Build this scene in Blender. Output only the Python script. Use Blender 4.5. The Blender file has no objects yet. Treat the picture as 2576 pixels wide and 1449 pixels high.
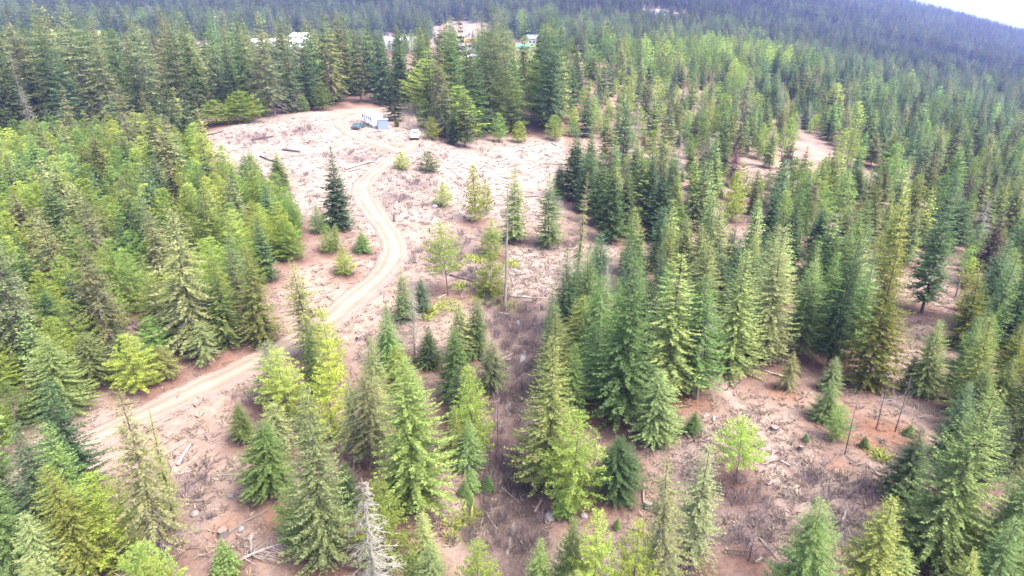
import bpy, math, random
import numpy as np
from mathutils import Vector

SC = bpy.context.scene
rng = np.random.default_rng(7)
random.seed(7)

# ------------------------------------------------------------------ camera, sky, sun, exposure
H = 32.0
PITCH = math.radians(22.3)
LENS = 22.0
cam_data = bpy.data.cameras.new('camera')
cam_data.lens = LENS
cam_data.sensor_width = 36.0
cam_data.clip_start = 0.5
cam_data.clip_end = 30000
cam = bpy.data.objects.new('camera', cam_data)
SC.collection.objects.link(cam)
cam.location = (0, 0, H)
cam.rotation_euler = (math.pi / 2 - PITCH, 0, 0)
SC.camera = cam

SUN_EL = math.radians(58)
SUN_AZ = math.radians(120)          # compass-like, clockwise from +Y
world = bpy.data.worlds.new('World')
SC.world = world
world.use_nodes = True
wn = world.node_tree.nodes
wl = world.node_tree.links
wn.clear()
wo = wn.new('ShaderNodeOutputWorld')
wb = wn.new('ShaderNodeBackground')
ws = wn.new('ShaderNodeTexSky')
ws.sky_type = 'NISHITA'
ws.sun_disc = False
ws.sun_elevation = SUN_EL
ws.sun_rotation = SUN_AZ
ws.air_density = 1.0
ws.dust_density = 6.0
ws.ozone_density = 1.0
wb.inputs['Strength'].default_value = 0.15
wl.new(ws.outputs[0], wb.inputs['Color'])
wl.new(wb.outputs[0], wo.inputs['Surface'])

sun_data = bpy.data.lights.new('sun', 'SUN')
sun_data.energy = 0.9
sun_data.angle = math.radians(14)
sun_data.color = (1.0, 0.95, 0.9)
sun = bpy.data.objects.new('sun', sun_data)
SC.collection.objects.link(sun)
sdir = Vector((math.sin(SUN_AZ) * math.cos(SUN_EL), math.cos(SUN_AZ) * math.cos(SUN_EL), math.sin(SUN_EL)))
sun.rotation_euler = sdir.to_track_quat('Z', 'Y').to_euler()

SC.view_settings.view_transform = 'Standard'
SC.view_settings.look = 'None'
SC.view_settings.exposure = 3.0
SC.view_settings.gamma = 1.0
SC.view_settings.use_curve_mapping = False
SC.render.engine = 'CYCLES'
SC.cycles.max_bounces = 6
SC.cycles.diffuse_bounces = 4
SC.cycles.glossy_bounces = 2
SC.cycles.transmission_bounces = 3
SC.cycles.volume_bounces = 1
SC.cycles.transparent_max_bounces = 6
SC.cycles.caustics_reflective = False
SC.cycles.caustics_refractive = False

# ------------------------------------------------------------------ where a sight line meets the land
# picture units: 2576 wide, 1449 high; world: camera above the origin, looking along +Y
FP = LENS / 36.0 * 2576.0
CX, CY = 1288.0, 724.5
CT, ST = math.cos(PITCH), math.sin(PITCH)


def pix_azt(x, y):
    dx = (np.asarray(x, float) - CX) / FP
    dy = (np.asarray(y, float) - CY) / FP
    Y = CT - dy * ST
    Z = -ST - dy * CT
    h = np.hypot(dx, Y)
    return np.arctan2(dx, Y), -Z / h


def project(X, Y, Z):
    Zc = Z - H
    c = Y * CT - Zc * ST
    v = -(Y * ST + Zc * CT)
    c = np.where(c < 0.5, 0.5, c)
    return CX + FP * X / c, CY + FP * v / c


# survey of the land: picture point and height, or picture point and distance
SURV_Z = [(0,1449,0),(1288,1449,-1.5),(2576,1449,0),(640,1449,.3),(1900,1449,.3),
 (0,1000,1.5),(600,1000,0.5),(1288,1000,-1),(1900,950,0),(2576,950,-1),
 (0,650,4),(640,700,3),(940,640,2.5),(1288,700,0.5),(1600,700,0),(2100,700,-1),(2576,700,-4),
 (0,400,6),(300,400,7),(700,420,7.5),(950,430,7),(1300,450,3.5),(1500,400,4),(1900,450,0),(2300,450,-4),(2576,450,-8),
 (500,330,10.5),(700,295,11.3),(900,290,11),(960,320,9.8),(1050,345,9),(1200,350,7),(1400,340,6),(1700,330,3),
 (2000,300,0),(2300,300,-8),(2576,300,-22),(0,300,8),(300,290,9),(1035,272,11)]
SURV_D = [(0,160,310),(300,135,350),(510,125,385),(760,112,470),(1000,112,480),(1185,100,580),(1320,128,345),(1320,155,270),
 (1700,165,360),(2000,190,400),(0,55,800),(600,60,760),(1090,62,740),(1660,38,780),(2000,60,1000),(2300,115,1150),
 (2576,170,1350),(2450,240,640),(2576,250,640),(2130,-4,2200),(2350,44,2100),(2576,104,2000),(0,-130,1500),(600,-130,1500),
 (1288,-130,1500),(1700,-90,1700),(0,-170,2400),(600,-170,2400),(1288,-160,2400)]
_A, _T, _D = [], [], []
for x, y, z in SURV_Z:
    a, t = pix_azt(x, y); _A.append(a); _T.append(t); _D.append((H - z) / t)
for x, y, d in SURV_D:
    a, t = pix_azt(x, y); _A.append(a); _T.append(t); _D.append(d)
for x, z in ((2130, -40), (2350, -90), (2576, -140), (1700, 60)):
    a, t = pix_azt(x, 0); _A.append(a); _D.append(3600.); _T.append((H - z) / 3600.)
_A, _T, _D = (np.array(v, float) for v in (_A, _T, _D))
_P = np.stack([_A * 1.6, np.log(_D)], 1)
_n = len(_P)


def _K(r2):
    return 0.5 * r2 * np.log(r2 + 1e-9)


_M = np.zeros((_n + 3, _n + 3))
_M[:_n, :_n] = _K(((_P[:, None] - _P[None]) ** 2).sum(-1)) + np.eye(_n) * 2e-3
_M[:_n, _n] = 1; _M[:_n, _n + 1:] = _P; _M[_n, :_n] = 1; _M[_n + 1:, :_n] = _P.T
_S = np.linalg.solve(_M, np.concatenate([(_T - 32. / _D) * np.sqrt(_D), [0, 0, 0]]))


def tfun(az, d):
    az, d = np.broadcast_arrays(np.asarray(az, float), np.asarray(d, float))
    dd = np.clip(d, 30, 3600)
    q = np.stack([np.clip(az, -.95, .95) * 1.6, np.log(dd)], -1)
    sh = q.shape[:-1]
    q = q.reshape(-1, 2)
    out = np.empty(len(q))
    for i in range(0, len(q), 20000):
        s = q[i:i + 20000]
        out[i:i + 20000] = _K(((s[:, None] - _P[None]) ** 2).sum(-1)) @ _S[:_n] + _S[_n] + s @ _S[_n + 1:]
    return out.reshape(sh) / np.sqrt(dd) + 32. / dd, dd


def zbase(x, y):
    x = np.asarray(x, float); y = np.asarray(y, float)
    t, dd = tfun(np.arctan2(x, np.maximum(y, 1e-6)), np.hypot(x, y))
    return H - dd * t


_DS = np.exp(np.linspace(math.log(28), math.log(3500), 500))


def at(px, py):
    """the point of the land seen at a picture point"""
    az, tp = pix_azt(px, py)
    t, dd = tfun(np.full(500, float(az)), _DS)
    hit = np.nonzero(t <= tp)[0]
    if len(hit) == 0:
        i = int(np.argmin(t)); d = _DS[i]
    else:
        i = hit[0]
        if i == 0:
            d = (H - (H - dd[0] * t[0])) / tp
        else:
            g0, g1 = t[i - 1] - tp, t[i] - tp
            d = _DS[i - 1] + (_DS[i] - _DS[i - 1]) * g0 / (g0 - g1)
    x, y = d * math.sin(az), d * math.cos(az)
    return np.array([x, y, float(zbase(x, y))])


def height_for(P, top_y):
    lo, hi = 0.2, 60.
    for _ in range(30):
        m = (lo + hi) / 2
        _, v = project(P[0], P[1], P[2] + m)
        if v > top_y: lo = m
        else: hi = m
    return lo


def units_per_m(P):
    return FP / max(1., (P[1] * CT - (P[2] - H) * ST))


# value noise for relief and scatter
def vnoise(x, y, seed=0):
    xi = np.floor(x).astype(np.int64); yi = np.floor(y).astype(np.int64)
    fx = x - xi; fy = y - yi
    fx = fx * fx * (3 - 2 * fx); fy = fy * fy * (3 - 2 * fy)

    def h(a, b):
        n = (a * 374761393 + b * 668265263 + seed * 982451653) & 0x7fffffff
        n = ((n ^ (n >> 13)) * 1274126177) & 0x7fffffff
        return ((n ^ (n >> 16)) & 0xffff) / 65535.0
    return (h(xi, yi) * (1 - fx) + h(xi + 1, yi) * fx) * (1 - fy) + (h(xi, yi + 1) * (1 - fx) + h(xi + 1, yi + 1) * fx) * fy


def inpoly(px, py, poly):
    px = np.asarray(px, float); py = np.asarray(py, float)
    r = np.zeros(px.shape, bool)
    n = len(poly)
    for i in range(n):
        x1, y1 = poly[i]; x2, y2 = poly[(i + 1) % n]
        if y1 == y2: continue
        c = ((y1 > py) != (y2 > py)) & (px < (x2 - x1) * (py - y1) / (y2 - y1) + x1)
        r ^= c
    return r


def catmull(pts, step):
    pts = np.asarray(pts, float)
    p = np.vstack([2 * pts[0] - pts[1], pts, 2 * pts[-1] - pts[-2]])
    out = []
    for i in range(1, len(p) - 2):
        n = max(2, int(np.linalg.norm(p[i + 1] - p[i]) / step))
        t = np.linspace(0, 1, n, endpoint=False)[:, None]
        out.append(0.5 * (2 * p[i] + (p[i + 1] - p[i - 1]) * t + (2 * p[i - 1] - 5 * p[i] + 4 * p[i + 1] - p[i + 2]) * t ** 2
                          + (-p[i - 1] + 3 * p[i] - 3 * p[i + 1] + p[i + 2]) * t ** 3))
    out.append(p[-2][None])
    return np.vstack(out)


def line_dist(x, y, line):
    """distance to a polyline given as dense points, only where near"""
    sh = x.shape
    x = x.ravel(); y = y.ravel()
    d = np.full(x.shape, 1e3)
    k = np.zeros(x.shape, int)
    lo = line.min(0) - 8; hi = line.max(0) + 8
    idx = np.nonzero((x > lo[0]) & (x < hi[0]) & (y > lo[1]) & (y < hi[1]))[0]
    for i in range(0, len(idx), 8000):
        s = idx[i:i + 8000]
        r = (x[s, None] - line[None, :, 0]) ** 2 + (y[s, None] - line[None, :, 1]) ** 2
        j = r.argmin(1)
        d[s] = np.sqrt(r[np.arange(len(s)), j]); k[s] = j
    return d.reshape(sh), k.reshape(sh)


ROAD_PX = [(-120,1330),(0,1245),(100,1180),(220,1115),(320,1062),(440,1005),(560,950),(650,905),(730,865),(800,825),(850,785),
           (905,738),(955,695),(985,655),(992,618),(972,575),(945,540),(921,503),(913,472),(930,443),(970,415),(1003,390),
           (1032,366),(1046,345),(1049,318),(1042,292),(1034,273),(1034,258)]
DRIVE_PX = [(1012,384),(985,372),(940,358),(895,342),(862,322),(850,305),(862,291),(895,284),(935,281)]
CREEK_PX = [(1285,770),(1310,830),(1315,880),(1300,930),(1285,985),(1270,1040),(1265,1100),(1290,1165),(1305,1230),(1300,1290),(1282,1345),(1270,1420),(1262,1500)]
TRACK_PX = [(1780,900),(1830,985),(1880,1070),(1935,1150),(1985,1220),(2020,1290)]
ROAD = catmull([at(*p)[:2] for p in ROAD_PX], 0.5)
DRIVE = catmull([at(*p)[:2] for p in DRIVE_PX], 0.5)
CREEK = catmull([at(*p)[:2] for p in CREEK_PX], 0.5)
TRACK = catmull([at(*p)[:2] for p in TRACK_PX], 0.5)


def smooth(a, b, x):
    t = np.clip((x - a) / (b - a), 0, 1)
    return t * t * (3 - 2 * t)


_rz = zbase(ROAD[:, 0], ROAD[:, 1])
_dz = zbase(DRIVE[:, 0], DRIVE[:, 1])
ROAD_HW, DRIVE_HW = 2.0, 1.4


def zland(x, y):
    x = np.asarray(x, float); y = np.asarray(y, float)
    z = zbase(x, y)
    d = np.hypot(x, y)
    near = 1 - smooth(150, 420, d)
    rel = ((vnoise(x / 9, y / 9, 1) - .5) * .9 + (vnoise(x / 2.6, y / 2.6, 2) - .5) * .3 + (vnoise(x / 1.1, y / 1.1, 3) - .5) * .1) * near
    rel += (vnoise(x / 60, y / 60, 5) - .5) * 5 * smooth(300, 700, d)
    z = z + rel
    dr, kr = line_dist(x, y, ROAD)
    w = 1 - smooth(ROAD_HW - .1, ROAD_HW + 2.6, dr)
    z = z * (1 - w) + (_rz[kr] - .16) * w + .22 * np.exp(-((dr - ROAD_HW - 1.0) / .6) ** 2)
    dr, kr = line_dist(x, y, DRIVE)
    w = 1 - smooth(DRIVE_HW - .1, DRIVE_HW + 1.6, dr)
    z = z * (1 - w) + (_dz[kr] - .14) * w
    dc, _ = line_dist(x, y, CREEK)
    z = z - .75 * np.exp(-(dc / 1.5) ** 2) - .35 * np.exp(-(dc / 3.4) ** 2)
    dt, _ = line_dist(x, y, TRACK)
    z = z - .14 * np.exp(-((dt - .8) / .35) ** 2)
    return z


def ground_at(px, py):
    p = at(px, py)
    p[2] = float(zland(p[0], p[1]))
    return p
# ------------------------------------------------------------------ materials
def new_mat(name):
    m = bpy.data.materials.new(name)
    m.use_nodes = True
    nt = m.node_tree
    nt.nodes.clear()
    return m, nt, nt.nodes, nt.links


def N(nt, typ, **kw):
    n = nt.nodes.new(typ)
    for k, v in kw.items():
        setattr(n, k, v)
    return n


def noise_node(nt, scale, detail=4, rough=.6, vec=None, dist=0.):
    n = N(nt, 'ShaderNodeTexNoise')
    n.inputs['Scale'].default_value = scale
    n.inputs['Detail'].default_value = detail
    n.inputs['Roughness'].default_value = rough
    n.inputs['Distortion'].default_value = dist
    if vec: nt.links.new(vec, n.inputs['Vector'])
    return n


def ramp_node(nt, src, stops):
    r = N(nt, 'ShaderNodeValToRGB')
    e = r.color_ramp.elements
    while len(e) < len(stops): e.new(.5)
    for k, (p, c) in enumerate(stops):
        e[k].position = p
        e[k].color = (*c, 1) if len(c) == 3 else c
    nt.links.new(src, r.inputs[0])
    return r


def mixc(nt, fac, a, b, mode='MIX'):
    m = N(nt, 'ShaderNodeMix', data_type='RGBA', blend_type=mode)
    for sock, v in ((m.inputs[0], fac), (m.inputs[6], a), (m.inputs[7], b)):
        if hasattr(v, 'is_output'): nt.links.new(v, sock)
        elif isinstance(v, (int, float)): sock.default_value = v
        else: sock.default_value = (*v, 1)
    return m.outputs[2]


def mathn(nt, op, a, b=None, clamp=False):
    m = N(nt, 'ShaderNodeMath', operation=op)
    m.use_clamp = clamp
    for sock, v in zip(m.inputs, (a, b)):
        if v is None: continue
        if hasattr(v, 'is_output'): nt.links.new(v, sock)
        else: sock.default_value = v
    return m.outputs[0]


def simple(name, col, rough=.6, metal=0., vary=.12, scale=3., spec=.4):
    m, nt, nd, lk = new_mat(name)
    o = N(nt, 'ShaderNodeOutputMaterial')
    b = N(nt, 'ShaderNodeBsdfPrincipled')
    b.inputs['Roughness'].default_value = rough
    b.inputs['Metallic'].default_value = metal
    b.inputs['Specular IOR Level'].default_value = spec
    tc = N(nt, 'ShaderNodeTexCoord')
    n = noise_node(nt, scale, 5, .65, tc.outputs['Object'])
    c = mixc(nt, n.outputs[0], tuple(v * (1 - vary) for v in col), tuple(min(.95, v * (1 + vary)) for v in col))
    lk.new(c, b.inputs['Base Color'])
    lk.new(b.outputs[0], o.inputs['Surface'])
    return m


def foliage(name, instanced, transl=.45):
    """needles: colour of the tree times a small twig-to-twig change"""
    m, nt, nd, lk = new_mat(name)
    o = N(nt, 'ShaderNodeOutputMaterial')
    if instanced:
        a = N(nt, 'ShaderNodeAttribute', attribute_type='INSTANCER', attribute_name='col')
        c = a.outputs['Color']
    else:
        oi = N(nt, 'ShaderNodeObjectInfo')
        c = oi.outputs['Color']
    r = N(nt, 'ShaderNodeAttribute', attribute_type='GEOMETRY', attribute_name='rnd')
    v = N(nt, 'ShaderNodeMapRange')
    v.inputs[3].default_value = .6; v.inputs[4].default_value = 1.45
    lk.new(r.outputs['Fac'], v.inputs[0])
    hs = N(nt, 'ShaderNodeHueSaturation')
    lk.new(c, hs.inputs['Color'])
    lk.new(v.outputs[0], hs.inputs['Value'])
    h2 = N(nt, 'ShaderNodeMapRange')
    h2.inputs[3].default_value = .515; h2.inputs[4].default_value = .485
    lk.new(r.outputs['Fac'], h2.inputs[0])
    lk.new(h2.outputs[0], hs.inputs['Hue'])
    d = N(nt, 'ShaderNodeBsdfDiffuse')
    t = N(nt, 'ShaderNodeBsdfTranslucent')
    mx = N(nt, 'ShaderNodeMixShader')
    mx.inputs[0].default_value = transl
    lk.new(hs.outputs[0], d.inputs['Color'])
    lk.new(hs.outputs[0], t.inputs['Color'])
    lk.new(d.outputs[0], mx.inputs[1]); lk.new(t.outputs[0], mx.inputs[2])
    lk.new(mx.outputs[0], o.inputs['Surface'])
    return m


def bark(name, c1, c2, scale=6):
    m, nt, nd, lk = new_mat(name)
    o = N(nt, 'ShaderNodeOutputMaterial')
    b = N(nt, 'ShaderNodeBsdfDiffuse')
    tc = N(nt, 'ShaderNodeTexCoord')
    mp = N(nt, 'ShaderNodeMapping')
    mp.inputs['Scale'].default_value = (1, 1, .25)
    lk.new(tc.outputs['Object'], mp.inputs[0])
    n = noise_node(nt, scale, 5, .7, mp.outputs[0])
    r = ramp_node(nt, n.outputs[0], [(.3, c1), (.7, c2)])
    lk.new(r.outputs[0], b.inputs['Color'])
    lk.new(b.outputs[0], o.inputs['Surface'])
    return m


M_NEEDLE = foliage('needles', False)
M_NEEDLE_I = foliage('needles_forest', True)
M_BARK = bark('conifer_bark', (.055, .042, .038), (.12, .095, .085))
M_BARK_GREY = bark('weathered_wood', (.085, .081, .068), (.195, .186, .158))
M_BARK_DARK = bark('dark_bark', (.03, .025, .027), (.075, .06, .065))
M_LOG = bark('bleached_log', (.12, .10, .092), (.25, .215, .195), 4)
M_TWIG = bark('bare_twigs', (.085, .066, .068), (.17, .137, .137))


def ground_mat():
    m, nt, nd, lk = new_mat('cutover_ground')
    o = N(nt, 'ShaderNodeOutputMaterial')
    b = N(nt, 'ShaderNodeBsdfPrincipled')
    b.inputs['Roughness'].default_value = .95
    b.inputs['Specular IOR Level'].default_value = .1
    tc = N(nt, 'ShaderNodeTexCoord')
    P = tc.outputs['Object']
    att = lambda n: N(nt, 'ShaderNodeAttribute', attribute_type='GEOMETRY', attribute_name=n).outputs['Fac']
    n1 = noise_node(nt, .16, 6, .62, P, .4)
    n2 = noise_node(nt, .9, 6, .7, P, .6)
    n3 = noise_node(nt, 5., 5, .75, P, .3)
    n4 = noise_node(nt, 17., 3, .75, P)
    # dry grass and slash: straw, tan, grey-mauve
    a = ramp_node(nt, n2.outputs[0], [(.28, (0.086, 0.059, 0.052)), (.45, (0.127, 0.092, 0.078)), (.56, (0.158, 0.122, 0.100)), (.72, (0.207, 0.171, 0.147))])
    a2 = ramp_node(nt, n1.outputs[0], [(.3, (0.103, 0.068, 0.061)), (.5, (0.155, 0.115, 0.095)), (.7, (0.207, 0.163, 0.136))])
    c = mixc(nt, .5, a.outputs[0], a2.outputs[0])
    # bleached straw of the open clearing
    s = ramp_node(nt, n3.outputs[0], [(.3, (0.132, 0.105, 0.094)), (.47, (0.162, 0.133, 0.121)), (.7, (0.191, 0.165, 0.150))])
    c = mixc(nt, mathn(nt, 'MULTIPLY', att('straw'), mathn(nt, 'ADD', mathn(nt, 'MULTIPLY', n2.outputs[0], .5), .62, True), True), c, s.outputs[0])
    # greyish mauve brush litter
    s = ramp_node(nt, n3.outputs[0], [(.3, (0.055, 0.041, 0.042)), (.55, (0.099, 0.078, 0.075)), (.75, (0.147, 0.120, 0.112))])
    c = mixc(nt, mathn(nt, 'MULTIPLY', att('brush'), mathn(nt, 'MULTIPLY', n2.outputs[0], 1.9, True), True), c, s.outputs[0])
    # red-brown needle litter
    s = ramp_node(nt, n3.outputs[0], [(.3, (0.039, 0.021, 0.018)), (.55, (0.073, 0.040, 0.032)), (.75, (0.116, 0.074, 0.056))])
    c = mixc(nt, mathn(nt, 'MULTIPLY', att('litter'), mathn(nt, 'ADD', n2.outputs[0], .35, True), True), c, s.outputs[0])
    # bare orange soil
    s = ramp_node(nt, n3.outputs[0], [(.3, (0.110, 0.051, 0.031)), (.7, (0.178, 0.101, 0.064))])
    c = mixc(nt, mathn(nt, 'MULTIPLY', att('soil'), mathn(nt, 'MULTIPLY', n2.outputs[0], 1.6, True), True), c, s.outputs[0])
    # wet mud of the creek bottom
    s = ramp_node(nt, n3.outputs[0], [(.3, (0.024, 0.018, 0.017)), (.5, (0.047, 0.034, 0.032)), (.75, (0.089, 0.069, 0.064))])
    c = mixc(nt, mathn(nt, 'MULTIPLY', att('mud'), mathn(nt, 'ADD', mathn(nt, 'MULTIPLY', n2.outputs[0], .9), .35, True), True), c, s.outputs[0])
    # green grass
    s = ramp_node(nt, n3.outputs[0], [(.3, (0.058, 0.069, 0.017)), (.7, (0.131, 0.139, 0.044))])
    c = mixc(nt, mathn(nt, 'MULTIPLY', att('grass'), mathn(nt, 'ADD', n2.outputs[0], .3, True), True), c, s.outputs[0])
    # gravel yards and pale lots far off
    c = mixc(nt, att('gravel'), c, (0.145, 0.140, 0.160))
    # twig-scale speckle
    sp = ramp_node(nt, n4.outputs[0], [(.33, (.76, .73, .72)), (.5, (1, 1, 1)), (.68, (1.15, 1.14, 1.13))])
    c = mixc(nt, .8, c, sp.outputs[0], 'MULTIPLY')
    sq = ramp_node(nt, noise_node(nt, 2.9, 8, .85, P, .1).outputs[0], [(.36, (.62, .58, .58)), (.5, (1, .99, .96)), (.64, (1.22, 1.2, 1.12))])
    c = mixc(nt, .85, c, sq.outputs[0], 'MULTIPLY')
    lk.new(c, b.inputs['Base Color'])
    bp = N(nt, 'ShaderNodeBump')
    bp.inputs['Strength'].default_value = .6
    bp.inputs['Distance'].default_value = .12
    hsum = mathn(nt, 'ADD', n3.outputs[0], mathn(nt, 'MULTIPLY', n4.outputs[0], .5))
    lk.new(hsum, bp.inputs['Height'])
    lk.new(bp.outputs[0], b.inputs['Normal'])
    lk.new(b.outputs[0], o.inputs['Surface'])
    return m


def road_mat():
    m, nt, nd, lk = new_mat('packed_dirt')
    o = N(nt, 'ShaderNodeOutputMaterial')
    b = N(nt, 'ShaderNodeBsdfPrincipled')
    b.inputs['Roughness'].default_value = .95
    b.inputs['Specular IOR Level'].default_value = .1
    tc = N(nt, 'ShaderNodeTexCoord')
    P = tc.outputs['Object']
    u = N(nt, 'ShaderNodeAttribute', attribute_type='GEOMETRY', attribute_name='across').outputs['Fac']   # -1..1
    n1 = noise_node(nt, .22, 5, .65, P, .5)
    n2 = noise_node(nt, 1.6, 6, .72, P, .3)
    n3 = noise_node(nt, 9, 5, .75, P)
    c = ramp_node(nt, n1.outputs[0], [(.3, (0.128, 0.094, 0.075)), (.5, (0.157, 0.121, 0.096)), (.68, (0.177, 0.140, 0.116))]).outputs[0]
    au = mathn(nt, 'ABSOLUTE', mathn(nt, 'ADD', u, mathn(nt, 'MULTIPLY', mathn(nt, 'SUBTRACT', n1.outputs[0], .5), .25)))
    dw = mathn(nt, 'ABSOLUTE', mathn(nt, 'SUBTRACT', au, .44))
    wheel = N(nt, 'ShaderNodeMapRange', interpolation_type='SMOOTHSTEP')
    wheel.inputs[1].default_value = .05; wheel.inputs[2].default_value = .2
    wheel.inputs[3].default_value = 1; wheel.inputs[4].default_value = 0
    lk.new(dw, wheel.inputs[0])
    c = mixc(nt, mathn(nt, 'MULTIPLY', wheel.outputs[0], mathn(nt, 'MULTIPLY', n2.outputs[0], .8, True)), c, (0.100, 0.074, 0.059))
    crown = N(nt, 'ShaderNodeMapRange', interpolation_type='SMOOTHSTEP')
    crown.inputs[1].default_value = .05; crown.inputs[2].default_value = .28
    crown.inputs[3].default_value = 1; crown.inputs[4].default_value = 0
    lk.new(au, crown.inputs[0])
    c = mixc(nt, mathn(nt, 'MULTIPLY', crown.outputs[0], mathn(nt, 'MULTIPLY', n2.outputs[0], .9)), c, (0.194, 0.160, 0.125))
    edge = N(nt, 'ShaderNodeMapRange', interpolation_type='SMOOTHSTEP')
    edge.inputs[1].default_value = .6; edge.inputs[2].default_value = .92
    lk.new(mathn(nt, 'ADD', au, mathn(nt, 'MULTIPLY', mathn(nt, 'SUBTRACT', n2.outputs[0], .5), 1.7)), edge.inputs[0])
    gcol = ramp_node(nt, n2.outputs[0], [(.3, (0.085, 0.060, 0.056)), (.5, (0.122, 0.091, 0.081)), (.7, (0.171, 0.138, 0.125))]).outputs[0]
    c = mixc(nt, edge.outputs[0], c, gcol)
    rd = ramp_node(nt, n1.outputs[0], [(.6, (0, 0, 0)), (.72, (1, 1, 1))])
    c = mixc(nt, mathn(nt, 'MULTIPLY', rd.outputs[0], .45), c, (0.171, 0.111, 0.088))
    sp = ramp_node(nt, n3.outputs[0], [(.33, (.78, .76, .75)), (.5, (1, 1, 1)), (.7, (1.15, 1.14, 1.12))])
    c = mixc(nt, .8, c, sp.outputs[0], 'MULTIPLY')
    lk.new(c, b.inputs['Base Color'])
    bp = N(nt, 'ShaderNodeBump')
    bp.inputs['Strength'].default_value = .7; bp.inputs['Distance'].default_value = .06
    lk.new(mathn(nt, 'ADD', n2.outputs[0], n3.outputs[0]), bp.inputs['Height'])
    lk.new(bp.outputs[0], b.inputs['Normal'])
    lk.new(b.outputs[0], o.inputs['Surface'])
    return m


# ------------------------------------------------------------------ mesh helpers
COL = SC.collection


def mesh_from(name, V, Fc, mat, smooth_=False, rnd=None):
    me = bpy.data.meshes.new(name)
    if isinstance(V, np.ndarray) and isinstance(Fc, np.ndarray):
        nv, nf, k = len(V), len(Fc), Fc.shape[1]
        me.vertices.add(nv); me.vertices.foreach_set('co', V.astype(np.float32).ravel())
        me.loops.add(nf * k); me.loops.foreach_set('vertex_index', Fc.astype(np.int32).ravel())
        me.polygons.add(nf); me.polygons.foreach_set('loop_start', np.arange(0, nf * k, k, dtype=np.int32))
        me.update(calc_edges=True)
    else:
        me.from_pydata([tuple(v) for v in V], [], [tuple(f) for f in Fc])
        me.update()
    if rnd is not None:
        at_ = me.attributes.new('rnd', 'FLOAT', 'FACE')
        at_.data.foreach_set('value', np.asarray(rnd, np.float32))
    if smooth_:
        me.polygons.foreach_set('use_smooth', np.ones(len(me.polygons), bool))
    me.materials.append(mat)
    return me


def obj(name, me, parent=None, loc=None):
    o = bpy.data.objects.new(name, me)
    COL.objects.link(o)
    if parent is not None: o.parent = parent
    if loc is not None: o.location = loc
    return o


def tag(o, label=None, cat=None, group=None, kind=None):
    if label: o['label'] = label
    if cat: o['category'] = cat
    if group: o['group'] = group
    if kind: o['kind'] = kind
    return o


def empty(name, loc, rz=0., label=None, cat=None, group=None):
    o = bpy.data.objects.new(name, None)
    COL.objects.link(o)
    o.location = loc; o.rotation_euler = (0, 0, rz)
    o.empty_display_size = .2
    return tag(o, label, cat, group)


class MB:
    def __init__(s): s.v, s.f = [], []

    def box(s, c, d, rz=0., taper=1.):
        n = len(s.v); cr, sr = math.cos(rz), math.sin(rz)
        for k in (-1, 1):
            tp = taper if k > 0 else 1.
            for i, j in ((-1, -1), (1, -1), (1, 1), (-1, 1)):
                x, y = i * d[0] / 2 * tp, j * d[1] / 2 * tp
                s.v.append((c[0] + x * cr - y * sr, c[1] + x * sr + y * cr, c[2] + k * d[2] / 2))
        for q in ((0, 3, 2, 1), (4, 5, 6, 7), (0, 1, 5, 4), (1, 2, 6, 5), (2, 3, 7, 6), (3, 0, 4, 7)):
            s.f.append(tuple(n + k for k in q))
        return s

    def tube(s, pts, rad, seg=6, cap=True):
        pts = [Vector(p) for p in pts]
        n0 = len(s.v)
        for i, p in enumerate(pts):
            t = (pts[min(i + 1, len(pts) - 1)] - pts[max(i - 1, 0)])
            t = t.normalized() if t.length > 1e-9 else Vector((0, 0, 1))
            a = Vector((0, 0, 1)) if abs(t.z) < .9 else Vector((1, 0, 0))
            u = t.cross(a).normalized(); w = t.cross(u)
            for k in range(seg):
                g = 2 * math.pi * k / seg
                s.v.append(tuple(p + (u * math.cos(g) + w * math.sin(g)) * rad[i]))
        for i in range(len(pts) - 1):
            for k in range(seg):
                a, b = n0 + i * seg + k, n0 + i * seg + (k + 1) % seg
                s.f.append((a, a + seg, b + seg, b))
        if cap:
            s.f.append(tuple(n0 + k for k in range(seg)))
            s.f.append(tuple(n0 + (len(pts) - 1) * seg + k for k in reversed(range(seg))))
        return s

    def prism(s, prof, x0, x1, inset=0.):
        """profile of (y, z) pulled along x; inset narrows points above by their third value"""
        n = len(s.v); m = len(prof)
        for sx in (x0, x1):
            for p in prof:
                k = p[2] if len(p) > 2 else 1.
                s.v.append((sx * k, p[0], p[1]))
        for i in range(m):
            j = (i + 1) % m
            s.f.append((n + i, n + j, n + m + j, n + m + i))
        s.f.append(tuple(n + i for i in reversed(range(m))))
        s.f.append(tuple(n + m + i for i in range(m)))
        return s

    def quad(s, a, b, c, d):
        n = len(s.v); s.v += [a, b, c, d]; s.f.append((n, n + 1, n + 2, n + 3)); return s

    def build(s, name, mat, parent=None, bevel=0., loc=None, sm=False):
        me = mesh_from(name, s.v, s.f, mat, sm)
        import bmesh
        bm = bmesh.new(); bm.from_mesh(me)
        if bevel:
            es = [e for e in bm.edges if e.is_manifold and e.calc_face_angle(0) > .6]
            bmesh.ops.bevel(bm, geom=es, offset=bevel, segments=2, affect='EDGES', profile=.6)
        bmesh.ops.recalc_face_normals(bm, faces=bm.faces)
        bm.to_mesh(me); bm.free()
        return obj(name, me, parent, loc)


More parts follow.
